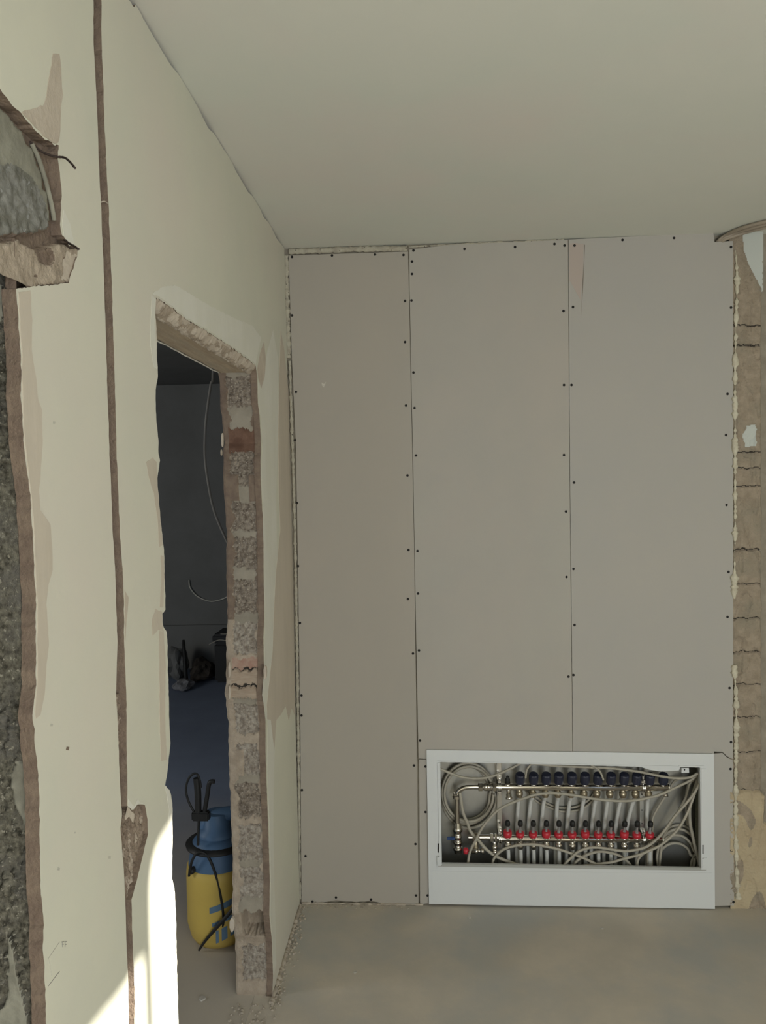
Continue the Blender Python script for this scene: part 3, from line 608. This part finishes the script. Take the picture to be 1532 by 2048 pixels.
b = MB(); b.box((BX0, 0.113, 0.02), (BX1, 0.115, 0.590)); b.box((BX0, 0.001, 0.02), (BX0+.0015, 0.113, 0.590)); b.box((BX1-.0015, 0.001, 0.02), (BX1, 0.113, 0.590)); b.box((BX0, 0.001, 0.589), (BX1, 0.115, 0.5905)); b.box((BX0, 0.001, 0.018), (BX1, 0.115, 0.02)); b.build('box', M_GALV, cab)
YM = 0.052
zt_, zb_ = pB(1170, 1574.5, YM).z, pB(1170, 1678, YM).z
def X(px, y=YM, py=1620): return pB(px, py, y).x
RAILX = [(X(994, .085), X(1004, .085)), (X(1279, .085), X(1288, .085))]
for (a, c) in RAILX:
    b = MB(); b.box((a, .083, 0.03), (c, .086, 0.585), 0, .0006); b.box((a, .083, .03), (a+.0012, .112, .585)); b.box((c-.0012, .083, .03), (c, .112, .585)); r = b.build('mounting_rail', M_STEEL if a < 1.2 else M_GALV, cab)
    for z in (zt_-.04, zt_-.105, zt_+.03, zb_+.05):
        b = MB(); b.lathe(((a+c)/2, .0828, z), (0, -1, 0), [(.0028, 0), (.0028, .0004)], 8); b.build('hole', M_SCREW, r)

# ==================================================================== MANIFOLDS
tv = [1015.5, 1040, 1067, 1092, 1117, 1143, 1169, 1195, 1221, 1247, 1272, 1298, 1325]
bv = [1014, 1039, 1065, 1091, 1116, 1143, 1169, 1195, 1220, 1247, 1272, 1298]
def rails_clamp(man, zc):
    for (a, c) in RAILX:
        xm = (a+c)/2 - 0.001; b = MB()
        for dx in (-.0065, .0005): b.lathe((xm+dx, YM, zc), (1, 0, 0), [(.0185, 0), (.0185, .004)], 20)
        b.box((xm-.007, YM, zc-.026), (xm+.005, .083, zc-.018)); b.box((xm-.007, YM, zc+.018), (xm+.005, .083, zc+.026)); b.box((xm-.004, YM-.004, zc-.032), (xm+.002, YM+.004, zc-.018)); b.box((xm-.005, YM-.005, zc+.018), (xm+.003, YM+.005, zc+.045))
        cl = b.build('clamp', M_STEEL, man)
        b = MB(); b.lathe((xm-.001, YM-.006, zc+.03), (0, -1, 0), [(.0065, 0), (.0065, .004), (.004, .006), (0, .006)], 6, smooth=False); b.build('bolt', M_STEEL, cl)
man = empty('heating_manifold', (X(990), YM, zt_), 'upper nickel heating manifold bar with a row of navy valve caps inside the cabinet', 'manifold')
b = MB(); xe = X(1338); b.lathe((X(1000), YM, zt_), (1, 0, 0), [(.0125, 0), (.0125, xe-X(1000)-.006), (.015, xe-X(1000)-.006), (.015, xe-X(1000))], 16)
b.build('bar', M_CHROME, man)
for i, px in enumerate(tv):
    x = X(px); ax = (0, -0.30, 0.95)
    b = MB(); b.lathe((x, YM-.002, zt_+.006), ax, [(.0085, 0), (.0085, .006), (.0115, .006), (.0115, .009), (.0095, .0095), (.0095, .013), (.0115, .0135), (.0115, .017)], 14); b.build('valve_neck', M_CHROME, man)
    if i > 0:
        b = MB(); n = 24; prof = [(.0150, .015), (.0182, .018), (.0190, .030), (.0190, .052), (.0165, .057), (.0, .058)]
        axv = Vector(ax).normalized(); u = axv.orthogonal().normalized(); w_ = axv.cross(u); V = []; Fc = []
        for (r_, h_) in prof:
            for k in range(n):
                a = 2*math.pi*k/n; rr = r_*(1.0 if k % 2 else .955); V.append(Vector((x, YM-.002, zt_+.006))+axv*h_+(u*math.cos(a)+w_*math.sin(a))*rr)
        for q in range(len(prof)-1):
            for k in range(n): Fc.append((q*n+k, q*n+(k+1) % n, (q+1)*n+(k+1) % n, (q+1)*n+k))
        b.add(V, Fc); b.build('valve_cap', M_NAVY, man)
        if i < 12:
            b = MB(); b.lathe((x-.002, YM+.002, zt_-.010), (0, 0, -1), [(.0105, 0), (.0105, .008), (.0145, .009), (.0145, .024), (.0115, .027), (.0115, .031)], 6 if False else 12); b.build('pipe_fitting', M_BRASS, man)
    else:
        b = MB(); b.lathe((x, YM-.002, zt_+.018), ax, [(.008, 0), (.010, .004), (.010, .018), (.006, .022), (.006, .03), (0, .03)], 12); b.build('air_vent', M_BLACK, man)
b = MB(); b.lathe((X(1017), YM-.004, zt_-.010), (0.05, -.35, -1), [(.008, 0), (.008, .014), (.011, .016), (.011, .026), (.0135, .028), (.0135, .036), (.0105, .036), (.0095, .030), (0, .030)], 14); b.build('drain_valve', M_CHROME, man)
b = MB(); b.lathe((X(1330), YM-.002, zt_-.012), (0, -.3, -1), [(.008, 0), (.008, .01), (.0105, .012), (.0105, .022), (0, .022)], 12); b.build('drain_valve', M_CHROME, man)
rails_clamp(man, zt_)
lo = empty('heating_manifold', (X(990), YM, zb_), 'lower nickel heating manifold bar with a row of red flow meters inside the cabinet', 'manifold')
b = MB(); xe = X(1325); b.lathe((X(1000), YM, zb_), (1, 0, 0), [(.0125, 0), (.0125, xe-X(1000)-.006), (.015, xe-X(1000)-.006), (.015, xe-X(1000))], 16); b.build('bar', M_CHROME, lo)
for i, px in enumerate(bv):
    x = X(px); ax = Vector((0, -0.22, 0.97)).normalized(); bs = Vector((x, YM-.004, zb_+.004))
    tall = .006*((i*37) % 3 == 0)
    b = MB(); b.lathe(bs, ax, [(.009, 0), (.0145, .004), (.0145, .008), (.010, .010)], 14); b.build('valve_neck', M_CHROME, lo)
    fm = MB(); fm.lathe(bs, ax, [(.0125, .007), (.0165, .010), (.0172, .018), (.0165, .026+tall), (.0125, .028+tall), (0, .028+tall)], 18); fo = fm.build('flow_meter', M_RED, lo)
    b = MB(); b.lathe(bs, ax, [(.0075, .026+tall), (.0065, .034), (.0048, .036), (.0048, .060)], 12); b.build('sight_tube', M_CLEAR, fo)
    b = MB(); b.lathe(bs, ax, [(.0016, .026), (.0016, .060)], 6); b.build('float_rod', M_BLACK, fo)
    b = MB(); b.lathe(bs, ax, [(.006, .056), (.0098, .059), (.0104, .068), (.0095, .077), (.006, .081), (0, .081)], 12); b.build('cap', M_BLACK, fo)
    b = MB(); b.lathe((x+.002, YM+.002, zb_-.010), (0, 0, -1), [(.0105, 0), (.0105, .008), (.0145, .009), (.0145, .024), (.0115, .027), (.0115, .032)], 12); b.build('pipe_fitting', M_CHROME, lo)
b = MB(); b.lathe((X(988), YM-.004, zb_-.014), (0, -.25, -1), [(.008, 0), (.008, .01), (.012, .012), (.012, .024), (.009, .026), (.009, .032), (.013, .034), (.013, .040), (0, .040)], 12); b.build('drain_valve', M_CHROME, lo)
rails_clamp(lo, zb_)
# supply connections at the left
def hexn(b, c, ax, r, h): b.lathe(c, ax, [(r*.9, 0), (r, h*.15), (r, h*.85), (r*.9, h)], 6, smooth=False)
sp = empty('supply_pipe', (X(915), YM, zt_), 'bent nickel supply pipe with couplings joining the upper manifold from the left', 'pipe')
b = MB(); e = [(X(958), zt_), (X(944), zt_), (X(932), zt_-.002), (X(922), zt_-.010), (X(916), zt_-.022), (X(914.5), zt_-.036), (X(914.5), zt_-.055), (X(914.5), zt_-.150)]
b.tube([(x, YM, z) for x, z in e], .0095, 14, sub=6); b.build('pipe', M_CHROME, sp)
b = MB(); hexn(b, (X(957), YM, zt_), (1, 0, 0), .0175, .017); b.lathe((X(966), YM, zt_), (1, 0, 0), [(.012, 0), (.012, .004), (.015, .005), (.015, .018), (.0135, .019), (.0135, .030), (.015, .031), (.015, .038)], 16); b.build('union', M_CHROME, sp)
b = MB(); hexn(b, (X(986), YM, zt_), (1, 0, 0), .0175, .014); b.lathe((X(993), YM, zt_), (1, 0, 0), [(.012, 0), (.012, .02)], 14); b.build('nut', M_CHROME, sp)
b = MB(); hexn(b, (X(914.5), YM, zt_-.048), (0, 0, 1), .0165, .022); b.lathe((X(914.5), YM, zt_-.048), (0, 0, 1), [(.019, .004), (.019, .014)], 14); b.build('nut', M_CHROME, sp)
b = MB(); zc = zt_-.145; b.lathe((X(914.5), YM, zc), (0, 0, -1), [(.011, 0), (.015, .002), (.015, .018), (.020, .020), (.020, .034), (.0155, .036), (.0155, .052), (.0175, .053), (.0175, .060), (.015, .061), (.015, .076), (.0175, .077), (.0175, .084), (.0145, .085), (.0145, .100), (.019, .101), (.019, .112), (.015, .113), (.015, .125)], 18); b.build('ball_valve', M_CHROME, sp)
b = MB(); b.box((X(893), YM-.012, zb_-.004), (X(908), YM-.006, zb_+.010), 0, .002); b.lathe((X(909), YM-.009, zb_+.002), (-1, 0, 0), [(.006, 0), (.006, .012)], 10); b.build('lever', M_BLUEH, sp)
rp = empty('return_pipe', (X(945), YM, zb_), 'nickel and brass return pipe with red lever joining the lower manifold from the left', 'pipe')
b = MB(); b.lathe((X(936), YM, zb_+.004), (1, 0, 0), [(.0105, 0), (.0105, X(1000)-X(936))], 14); b.build('pipe', M_CHROME, rp)
b = MB(); b.lathe((X(944), YM, zb_+.004), (1, 0, 0), [(.013, 0), (.017, .003), (.017, .026), (.013, .028)], 14); b.lathe((X(950), YM, zb_), (0, -.2, -1), [(.011, 0), (.011, .03), (.013, .032), (.013, .05)], 14); b.build('brass_tee', M_BRASS, rp)
b = MB(); hexn(b, (X(979), YM, zb_+.004), (1, 0, 0), .0175, .014); hexn(b, (X(988), YM, zb_+.004), (1, 0, 0), .016, .010); b.build('nut', M_CHROME, rp)
b = MB(); b.lathe((X(938), YM-.016, zb_-.044), (1, 0, 0), [(.006, 0), (.010, .004), (.010, .02), (.0125, .021), (.0125, .03), (.008, .032), (.008, .044), (.012, .046), (.012, .056), (0, .056)], 14); b.build('ball_valve', M_CHROME, rp)
b = MB(); b.lathe((X(937), YM-.016, zb_-.044), (-1, 0, 0), [(.005, 0), (.005, .004), (.0125, .006), (.0135, .014), (.0125, .022), (.006, .024), (0, .024)], 12); b.build('red_lever', M_RED, rp)
# pipes
Z0 = 0.022
tops = [1037, 1062, 1088, 1115, 1140, 1167, 1191, 1215.5, 1241, 1267, 1295]
bots = [1034, 1057, 1083, 1112, 1134, 1160, 1184, 1209, 1232, 1254, 1293]
names = ['first', 'second', 'third', 'fourth', 'fifth', 'sixth', 'seventh', 'eighth', 'ninth', 'tenth', 'eleventh', 'twelfth']
for i, (a, c) in enumerate(zip(tops, bots)):
    xa, xc = X(a, .07, 1605), X(c, .088, 1660); b = MB()
    b.tube([(X(tv[i+1])-.002, YM+.002, zt_-.036), ((X(tv[i+1])+xa)/2, .060, zt_-.048), (xa, .070, zt_-.062), ((xa+xc)/2, .080, zt_-.11), (xc, .090, zb_+.03), (xc-.001, .097, zb_-.03), (xc-.002, .097, Z0)], .0078, 10, sub=5)
    o = b.build('heating_pipe', M_PEX, None, origin=(xa, .07, zt_-.04)); tag(o, 'white heating pipe running down behind the lower manifold, %s from the left' % names[i], 'pipe', 'white pipes hanging from the upper manifold')
for i, px in enumerate(bv):
    xa = X(px)+.002; b = MB(); b.tube([(xa, YM+.002, zb_-.036), (xa+.002, YM+.006, zb_-.07), (xa+.004, YM+.012, Z0)], .0078, 10, sub=5)
    o = b.build('heating_pipe', M_PEX, None, origin=(xa, YM, zb_-.03)); tag(o, 'white heating pipe below the lower manifold under the %s red flow meter from the left' % names[i], 'pipe', 'white pipes hanging from the lower manifold')
# beige cables strung through the cabinet
def cable(label, pts, y, r=.0052, m=M_CABLE, ys=None, group=None, name='cable'):
    P = []
    for i, q in enumerate(pts):
        yy = ys[i] if ys else y; P.append(pB(q[0], q[1], yy))
    b = MB(); b.tube(P, r, 10, sub=6); o = b.build(name, m, None, origin=P[0]); return tag(o, label, 'cable', group)
cable('beige cable waving from the cabinet bottom left over the pipes to the top right corner', [(935, 1745), (936, 1727), (940, 1704), (952, 1679), (963, 1658), (978, 1638), (998, 1619), (1025, 1605), (1050, 1596), (1073, 1589), (1105, 1586), (1144, 1590), (1184, 1597), (1210, 1600), (1249, 1602), (1285, 1598), (1320, 1589), (1349, 1576), (1378, 1562), (1398, 1548)], 0.012, ys=[.02]*3+[.012]*14+[.018, .03, .04])
cable('beige cable arching low under the lower manifold at the left of the cabinet', [(984, 1745), (986, 1722), (994, 1709), (1011, 1697), (1039, 1690), (1068, 1689), (1092, 1693), (1118, 1699), (1151, 1710), (1184, 1724), (1215, 1742)], 0.024)
cable('beige cable rising from the cabinet floor, steep upper one of the two right diagonals', [(1124, 1742), (1131, 1727), (1144, 1714), (1157, 1703), (1177, 1696), (1197, 1695), (1223, 1699), (1249, 1702), (1270, 1700), (1292, 1694), (1309, 1682), (1328, 1662), (1349, 1633), (1371, 1608), (1389, 1585), (1400, 1566)], 0.014)
cable('beige cable along the cabinet bottom curving up, lower one of the two right diagonals', [(1130, 1736), (1170, 1731), (1220, 1725), (1249, 1717), (1277, 1710), (1299, 1701), (1320, 1691), (1343, 1672), (1361, 1651), (1375, 1625), (1385, 1599), (1392, 1579), (1398, 1557)], 0.006, ys=[.025, .024, .02, .012, .006, .004, .004, .006, .01, .014, .02, .03, .04])
cable('beige cable forming the low inner arch under the right part of the lower manifold', [(1144, 1738), (1152, 1724), (1165, 1714), (1184, 1706), (1203, 1703), (1223, 1706), (1240, 1712), (1252, 1720), (1266, 1736)], 0.030)
cable('short beige cable standing up from the cabinet bottom near the right mounting rail', [(1274, 1745), (1275, 1723), (1282, 1711), (1295, 1701), (1308, 1693)], 0.026)
cable('beige cable sagging across the top left of the cabinet above the bent supply pipe', [(879, 1537), (903, 1547), (925, 1554.5), (953, 1557), (978, 1554), (1004, 1545), (1025, 1535), (1040, 1526)], 0.016)
cable('grey cable strung along the cabinet top above the navy caps to the right corner', [(1060, 1526), (1105, 1531), (1157, 1533.5), (1197, 1535), (1220, 1536), (1263, 1541), (1292, 1546), (1320, 1552), (1349, 1556), (1378, 1555), (1396, 1546)], 0.016)
cable('short grey cable dropping between the navy caps right of the middle', [(1176, 1526), (1194, 1537), (1202, 1547), (1207, 1560)], 0.010, r=.004)
cable('short grey cable dropping between the first navy caps at the left', [(1064, 1526), (1054, 1539), (1051, 1556)], 0.012, r=.004)
cable('thin grey cable loop sagging behind the white pipes, outer one', [(1049, 1578), (1060, 1591), (1070, 1600), (1084, 1609), (1112, 1620), (1131, 1623), (1157, 1620), (1170, 1614), (1184, 1603), (1200, 1585)], 0.104, r=.0046)
cable('thin grey cable loop sagging behind the white pipes, inner one', [(1053, 1572), (1063, 1586), (1074, 1595), (1088, 1604), (1112, 1614), (1133, 1616), (1154, 1613), (1168, 1606), (1180, 1597), (1192, 1582)], 0.106, r=.0046)
cable('beige cable dropping diagonally from the supply pipe to the cabinet bottom left', [(920, 1585), (922, 1599), (926, 1625), (935, 1646), (942, 1664), (958, 1682), (972, 1698), (989, 1711), (1011, 1721), (1040, 1731)], 0.034, r=.0062)
cable('beige cable bending down from the top right corner behind the diagonals', [(1396, 1550), (1380, 1566), (1373, 1590), (1366, 1606), (1352, 1630), (1338, 1652), (1325, 1680), (1318, 1740)], 0.07)
cable('beige cable running down the right side of the cabinet', [(1399, 1552), (1388, 1580), (1380, 1612), (1380, 1645), (1388, 1685), (1397, 1720), (1400, 1744)], 0.05, r=.0065)
cable('thin beige cable from the top right corner down past the last flow meter', [(1370, 1554), (1349, 1562), (1338, 1582), (1326, 1599), (1312, 1622), (1305, 1639), (1305, 1661), (1300, 1700), (1298, 1742)], 0.09, r=.005)
cable('beige cable close to the right side rail of the cabinet, nearest the corner', [(1402, 1545), (1390, 1552), (1378, 1565), (1372, 1600), (1376, 1650)], 0.08)
cable('short beige cable hanging below the end of the lower manifold, left one', [(1297, 1690), (1296, 1712), (1295, 1744)], 0.06, r=.005)
cable('short beige cable hanging below the end of the lower manifold, right one', [(1304, 1692), (1303, 1712), (1304, 1744)], 0.06, r=.005)
def coil(label, turns, y0_, r=.0058):
    b = MB(); P = []
    for k, (cx, cy, rx, ry, ph) in enumerate(turns):
        for q in range(20):
            a = 2*math.pi*q/20 + ph; P.append(pB(cx+rx*math.cos(a), cy+ry*math.sin(a), y0_+k*.0085+.0085*q/20))
    b.tube(P, r, 9, sub=4); return tag(b.build('cable_coil', M_CABLE, None, origin=P[0]), label, 'coil')
coil('coil of beige cable hanging behind the bent supply pipe at the cabinet left', [(938, 1588, 49, 55, 0), (936, 1586, 51, 60, 0), (934, 1590, 46, 58, 0), (938, 1592, 54, 64, 0), (932, 1584, 50, 56, 0)], .070)
coil('coil of beige cable lying at the lower right of the cabinet beside the rail', [(1352, 1716, 38, 46, 0), (1356, 1714, 42, 56, 0), (1350, 1722, 34, 36, 0), (1358, 1712, 42, 62, 0)], .074, r=.0055)
b = MB(); P = [pB(1397, 1575, .09), pB(1396, 1640, .09), pB(1396, 1700, .09), pB(1396, 1745, .09)]
P = catmull(P, 40); b.tube(P, .011, 10, smooth_path=False, rfun=lambda t: 1+.15*math.sin(t*300)); tag(b.build('corrugated_hose', M_HOSE, None, origin=P[0]), 'dark corrugated hose standing at the right side inside the cabinet', 'hose')

# ==================================================================== CABLES TOP RIGHT
for i, (lab, dy) in enumerate([('uppermost beige cable of the bundle leaving the hole under the ceiling at right', -4), ('middle beige cable of the bundle leaving the hole under the ceiling at right', 1.5), ('lowest beige cable of the bundle leaving the hole under the ceiling at right', 7)]):
    pts = [(1431+i*3, 487-i*1, .02), (1440+i*2, 480+dy*.35, .004), (1452, 473+dy*.65, -.008), (1470, 465+dy*.9, -.012), (1490, 458+dy, -.014), (1512, 452+dy, -.014), (1532, 447.5+dy, -.014), (1560, 443+dy, -.014), (1610, 439+dy, -.014)]
    b = MB(); P = []
    for x, y, d in pts:                      # the bundle leaves the wall hole and then lies close under the ceiling
        q = pB(x, y, d); P.append(q if q.z < H-.009 else on(x, y, 2, H-.009))
    b.tube(P, .0066, 10); tag(b.build('cable', M_CABLE2, None, origin=P[0]), lab, 'cable', 'cable bundle under the ceiling')

# ==================================================================== SPRAYER IN THE DOORWAY
base = pF(441, 1872); Y0 = base.y
spx = lambda px, py, dy=0.0: pB(px, py, Y0+dy)
SR = abs(spx(441, 1800).x - spx(379, 1800).x)
sz = lambda py: spx(441, py).z
spr = empty('garden_sprayer', (base.x, base.y, 0), 'yellow and blue pressure sprayer with black hose standing behind the doorway', 'sprayer')
b = MB(); zt1 = sz(1722); b.lathe((base.x, base.y, 0), (0, 0, 1), [(SR*.60, 0), (SR*.78, .008), (SR*.90, .03), (SR, .08), (SR, zt1*.9), (SR*.97, zt1), (SR*.9, zt1+.006)], 32); b.build('tank', M_YELLOW, spr)
zt2 = sz(1668); b = MB(); b.lathe((base.x, base.y, 0), (0, 0, 1), [(SR*.93, zt1-.002), (SR*.92, zt1+.01), (SR*.80, zt2-.02), (SR*.62, zt2), (SR*.40, zt2+.012), (SR*.38, zt2+.02), (0, zt2+.02)], 32); b.build('shoulder', M_BLUE, spr)
zt3 = sz(1618); b = MB()
b.lathe((base.x, base.y, 0), (0, 0, 1), [(SR*.62, zt2+.005), (SR*.62, zt2+.02), (SR*.45, zt2+.03), (SR*.38, zt3-.01)], 20)
b.tube([spx(404, 1672), spx(410, 1652), spx(422, 1640), spx(445, 1630), spx(474, 1627), spx(492, 1645)], .024, 12, rfun=lambda t: .7+.5*math.sin(t*3.1)); b.build('pump_handle', M_BLUE, spr)
b = MB(); b.lathe((base.x, base.y, 0), (0, 0, 1), [(SR*.985, zt2-.032), (SR*1.0, zt2-.024), (SR*.72, zt2-.016)], 28); b.build('strap_ring', M_BLACK, spr)
b = MB(); b.tube([spx(396, 1640, -.09), spx(396, 1590, -.09), spx(393, 1556, -.09)], .012, 10); b.box((spx(385, 1640, -.09).x, Y0-.105, spx(385, 1640, -.09).z), (spx(420, 1640, -.09).x, Y0-.075, spx(385, 1622, -.09).z), 0, .005); b.tube([spx(409, 1625, -.09), spx(414, 1595, -.09), spx(419, 1566, -.09), spx(429, 1563, -.09)], .008, 8); b.tube([spx(398, 1640, -.09), spx(397, 1660, -.09), spx(396, 1690, -.09)], .005, 8); b.build('spray_wand', M_BLACK, spr)
b = MB(); b.tube([spx(388, 1624, -.09), spx(376, 1600, -.09), spx(372, 1577, -.09), spx(378, 1556, -.09), spx(390, 1547, -.09), spx(398, 1555, -.09), spx(402, 1575, -.09)], .0042, 8)
b.tube([spx(378, 1752, -.1), spx(384, 1722, -.11), spx(397, 1704, -.11), spx(415, 1712, -.11), spx(430, 1745, -.11), spx(441, 1790, -.11), spx(447, 1840, -.11), spx(440, 1862, -.1), spx(420, 1885, -.08), spx(400, 1908, -.06)], .0048, 8); b.build('hose', M_BLACK, spr)
b = MB(); b.lathe(spx(389, 1738, -.08), (-.4, -.9, 0), [(.012, 0), (.012, .02), (.008, .024), (0, .024)], 10); b.build('outlet', M_BLACK, spr)
b = MB(); b.tube([spx(486, 1790, -.13), spx(462, 1822, -.14), spx(438, 1850, -.14), spx(412, 1880, -.12), spx(398, 1900, -.10)], .0085, 6, rfun=lambda t: 1-.5*t); b.build('carry_strap', M_BLACK, spr)
# blue printed bars on the tank
b = MB()
for (za, zb, a0, a1) in [(1781, 1793, 0, 60), (1811, 1818, 4, 60), (1826, 1850, 10, 60)]:
    for k in range(10):
        f0 = math.radians(-92+a0+(a1-a0)*k/10); f1 = math.radians(-92+a0+(a1-a0)*(k+1)/10); r_ = SR*1.004; dz = (k*.0035)
        if za == 1826 and k % 3 == 1: continue
        q0 = Vector((base.x+r_*math.cos(f0), base.y+r_*math.sin(f0), 0)); q1 = Vector((base.x+r_*math.cos(f1), base.y+r_*math.sin(f1), 0))
        b.add([q0+Vector((0, 0, sz(zb)+dz)), q1+Vector((0, 0, sz(zb)+dz+.0035)), q1+Vector((0, 0, sz(za)+dz+.0035)), q0+Vector((0, 0, sz(za)+dz))], [(0, 1, 2, 3)])
b.build('printed_bar', M_BLUEL, spr)

# ==================================================================== DARK ROOM CONTENTS
P = [pB(429, 700, .25), pB(426, 742, .25), pB(421.6, 769, .25), pB(413, 831, .25), pB(410, 873, .25), pB(410, 915, .25), pB(415, 957, .25), pB(425, 1010, .25), pB(440, 1052, .25), pB(462, 1100, .25)]
P[0] = Vector((P[0].x, .25, H)); b = MB(); b.tube(P, .0055, 8); tag(b.build('cable', mat('grey_cable', (0.20, 0.19, 0.17), None), None, origin=P[0]), 'grey cable hanging in a long bow from the ceiling seen through the doorway', 'cable')
P = [pB(378, 1160, 3.93), pB(380, 1175, 3.93), pB(394, 1192, 3.93), pB(417, 1202, 3.93), pB(436, 1201, 3.93), pB(456, 1193, 3.93), pB(480, 1180, 3.93)]
b = MB(); b.tube(P, .006, 6); tag(b.build('cable', M_WHITE, None, origin=P[0]), 'thin pale wire drooping on the far wall of the dark room', 'cable')
def lump(name, px, py, w_, h_, d_, m, lab, cat, seed, y=3.5):
    c = pB(px, py, y); w2 = w_/F*(y-CY); h2 = h_/F*(y-CY); z0_ = 0; ctr = Vector((c.x, y, z0_))
    bm = bmesh.new(); bmesh.ops.create_icosphere(bm, subdivisions=3, radius=1)
    for v in bm.verts:
        k = 1+.45*nz(v.co.x*1.6+seed, v.co.y*1.6, v.co.z*1.6)+.15*nz(v.co.x*5+seed, v.co.y*5, v.co.z*5)
        v.co = Vector((v.co.x*w2*k, v.co.y*d_*k, max(0, (v.co.z*k*.5+.45))*h2*2))
    me = bpy.data.meshes.new(name); bm.to_mesh(me); bm.free(); me.materials.append(m)
    o = bpy.data.objects.new(name, me); col.objects.link(o); o.location = ctr; return tag(o, lab, cat)
lump('rubble_sack', 354, 1318, 22, 36, .14, M_DROOM, 'dark lumpy rubble sack on the floor at the left of the far wall', 'sack', 2.0, 3.55)
lump('rag', 366, 1334, 18, 11, .10, M_RAG, 'crumpled pale grey rag lying before the rubble sack', 'rag', 5.0, 3.2)
lump('rubble_heap', 405, 1325, 24, 24, .14, M_DARK, 'low dark rubble heap between the rag and the black case', 'rubble', 9.0, 3.5)
case = empty('tool_case', (pB(446, 1340, 3.45).x, 3.45, 0), 'black upright tool case with pale wires standing against the far wall', 'case')
b = MB(); x0 = pB(431, 1300, 3.45).x; x1 = pB(470, 1300, 3.45).x; b.box((x0, 3.4, 0), (x1, 3.7, pB(431, 1285, 3.45).z), 0, .02); b.build('body', M_BLACK, case)
b = MB(); b.box((x0-.01, 3.38, pB(431, 1285, 3.45).z), (x1, 3.7, pB(431, 1266, 3.45).z), 0, .02); b.build('lid', M_BLACK, case)
b = MB(); b.tube([pB(418, 1289, 3.36), pB(438, 1280, 3.36), pB(460, 1283, 3.36)], .004, 6); b.tube([pB(441, 1268, 3.36), pB(462, 1268, 3.36)], .004, 6, smooth_path=False); b.build('wire', M_CABLE, case)
b = MB(); P = [pB(371, 1325, 3.4), pB(368, 1300, 3.45), pB(367, 1281, 3.5)]; P[0].z = 0.0
b.tube(P, .02, 8, rfun=lambda t: 1-.4*t); tag(b.build('timber_offcut', M_BLACK, None, origin=P[0]), 'short dark timber offcut standing upright in the rubble', 'timber')

# ==================================================================== DEBRIS
def crumbs(name, pts, m, lab):
    b = MB()
    for (p, s_) in pts:
        bm = bmesh.new(); bmesh.ops.create_icosphere(bm, subdivisions=1, radius=s_)
        sd_ = random.random()*50
        V = [Vector((v.co.x*(1+.5*nz(v.co.x*200+sd_)), v.co.y*(1+.5*nz(v.co.y*200+sd_)), max(-s_*.4, v.co.z*.8))) + Vector((p.x, p.y, s_*.4)) for v in bm.verts]
        b.add(V, [[v.index for v in f.verts] for f in bm.faces]); bm.free()
    o = b.build(name, m); return tag(o, lab, 'debris', None, 'stuff')
L = []
for k in range(230):
    t = random.random(); L.append((Vector((.004+abs(random.gauss(0, .018)), -.62+.6*t, 0)), random.uniform(.0015, .0055)))
for k in range(90): L.append((Vector((random.uniform(.0, .45), random.uniform(-.035, -.008), 0)), random.uniform(.001, .003)))
for k in range(70): L.append((Vector((random.uniform(-.12, .03), random.uniform(-.72, -.60), 0)), random.uniform(.0015, .0055)))
crumbs('plaster_crumbs', L, M_DUST, 'tan plaster crumbs scattered along the foot of the walls')
for px, py, s_, lab in [(405, 1998, .011, 'small pale plaster chip on the floor in front of the doorway'), (710, 1945, .006, 'tiny white plaster chip on the open floor below the left sheet'), (1204, 1857, .006, 'tiny white plaster chip on the floor before the cabinet middle'), (939, 1835, .007, 'small white plaster chip on the floor near the left cabinet corner')]:
    p = pF(px, py); b = MB(); V = [p+Vector((s_*math.cos(a)*(1+.4*nz(a*3, px)), s_*math.sin(a)*(1+.4*nz(a*2, py)), 0.0003)) for a in [k*math.pi/4 for k in range(8)]]
    b.slab(V, (0, 0, s_*.45)); tag(b.build('plaster_chip', M_GYPS, None), lab, 'debris')
# crumbly skirting of mortar at the wall foot
bead('trim_5', [Vector((.004, -.60, .004)), Vector((.004, -.3, .004)), Vector((.005, -.02, .004))], .007, M_DUST, 1.0, kind='structure', ax=0, amp=.6)
bead('trim_6', [Vector((.01, -.002, .003)), Vector((.25, -.002, .003)), Vector((.5, -.002, .003))], .003, M_DUST, 1.0, kind='structure', ax=1, amp=.8)
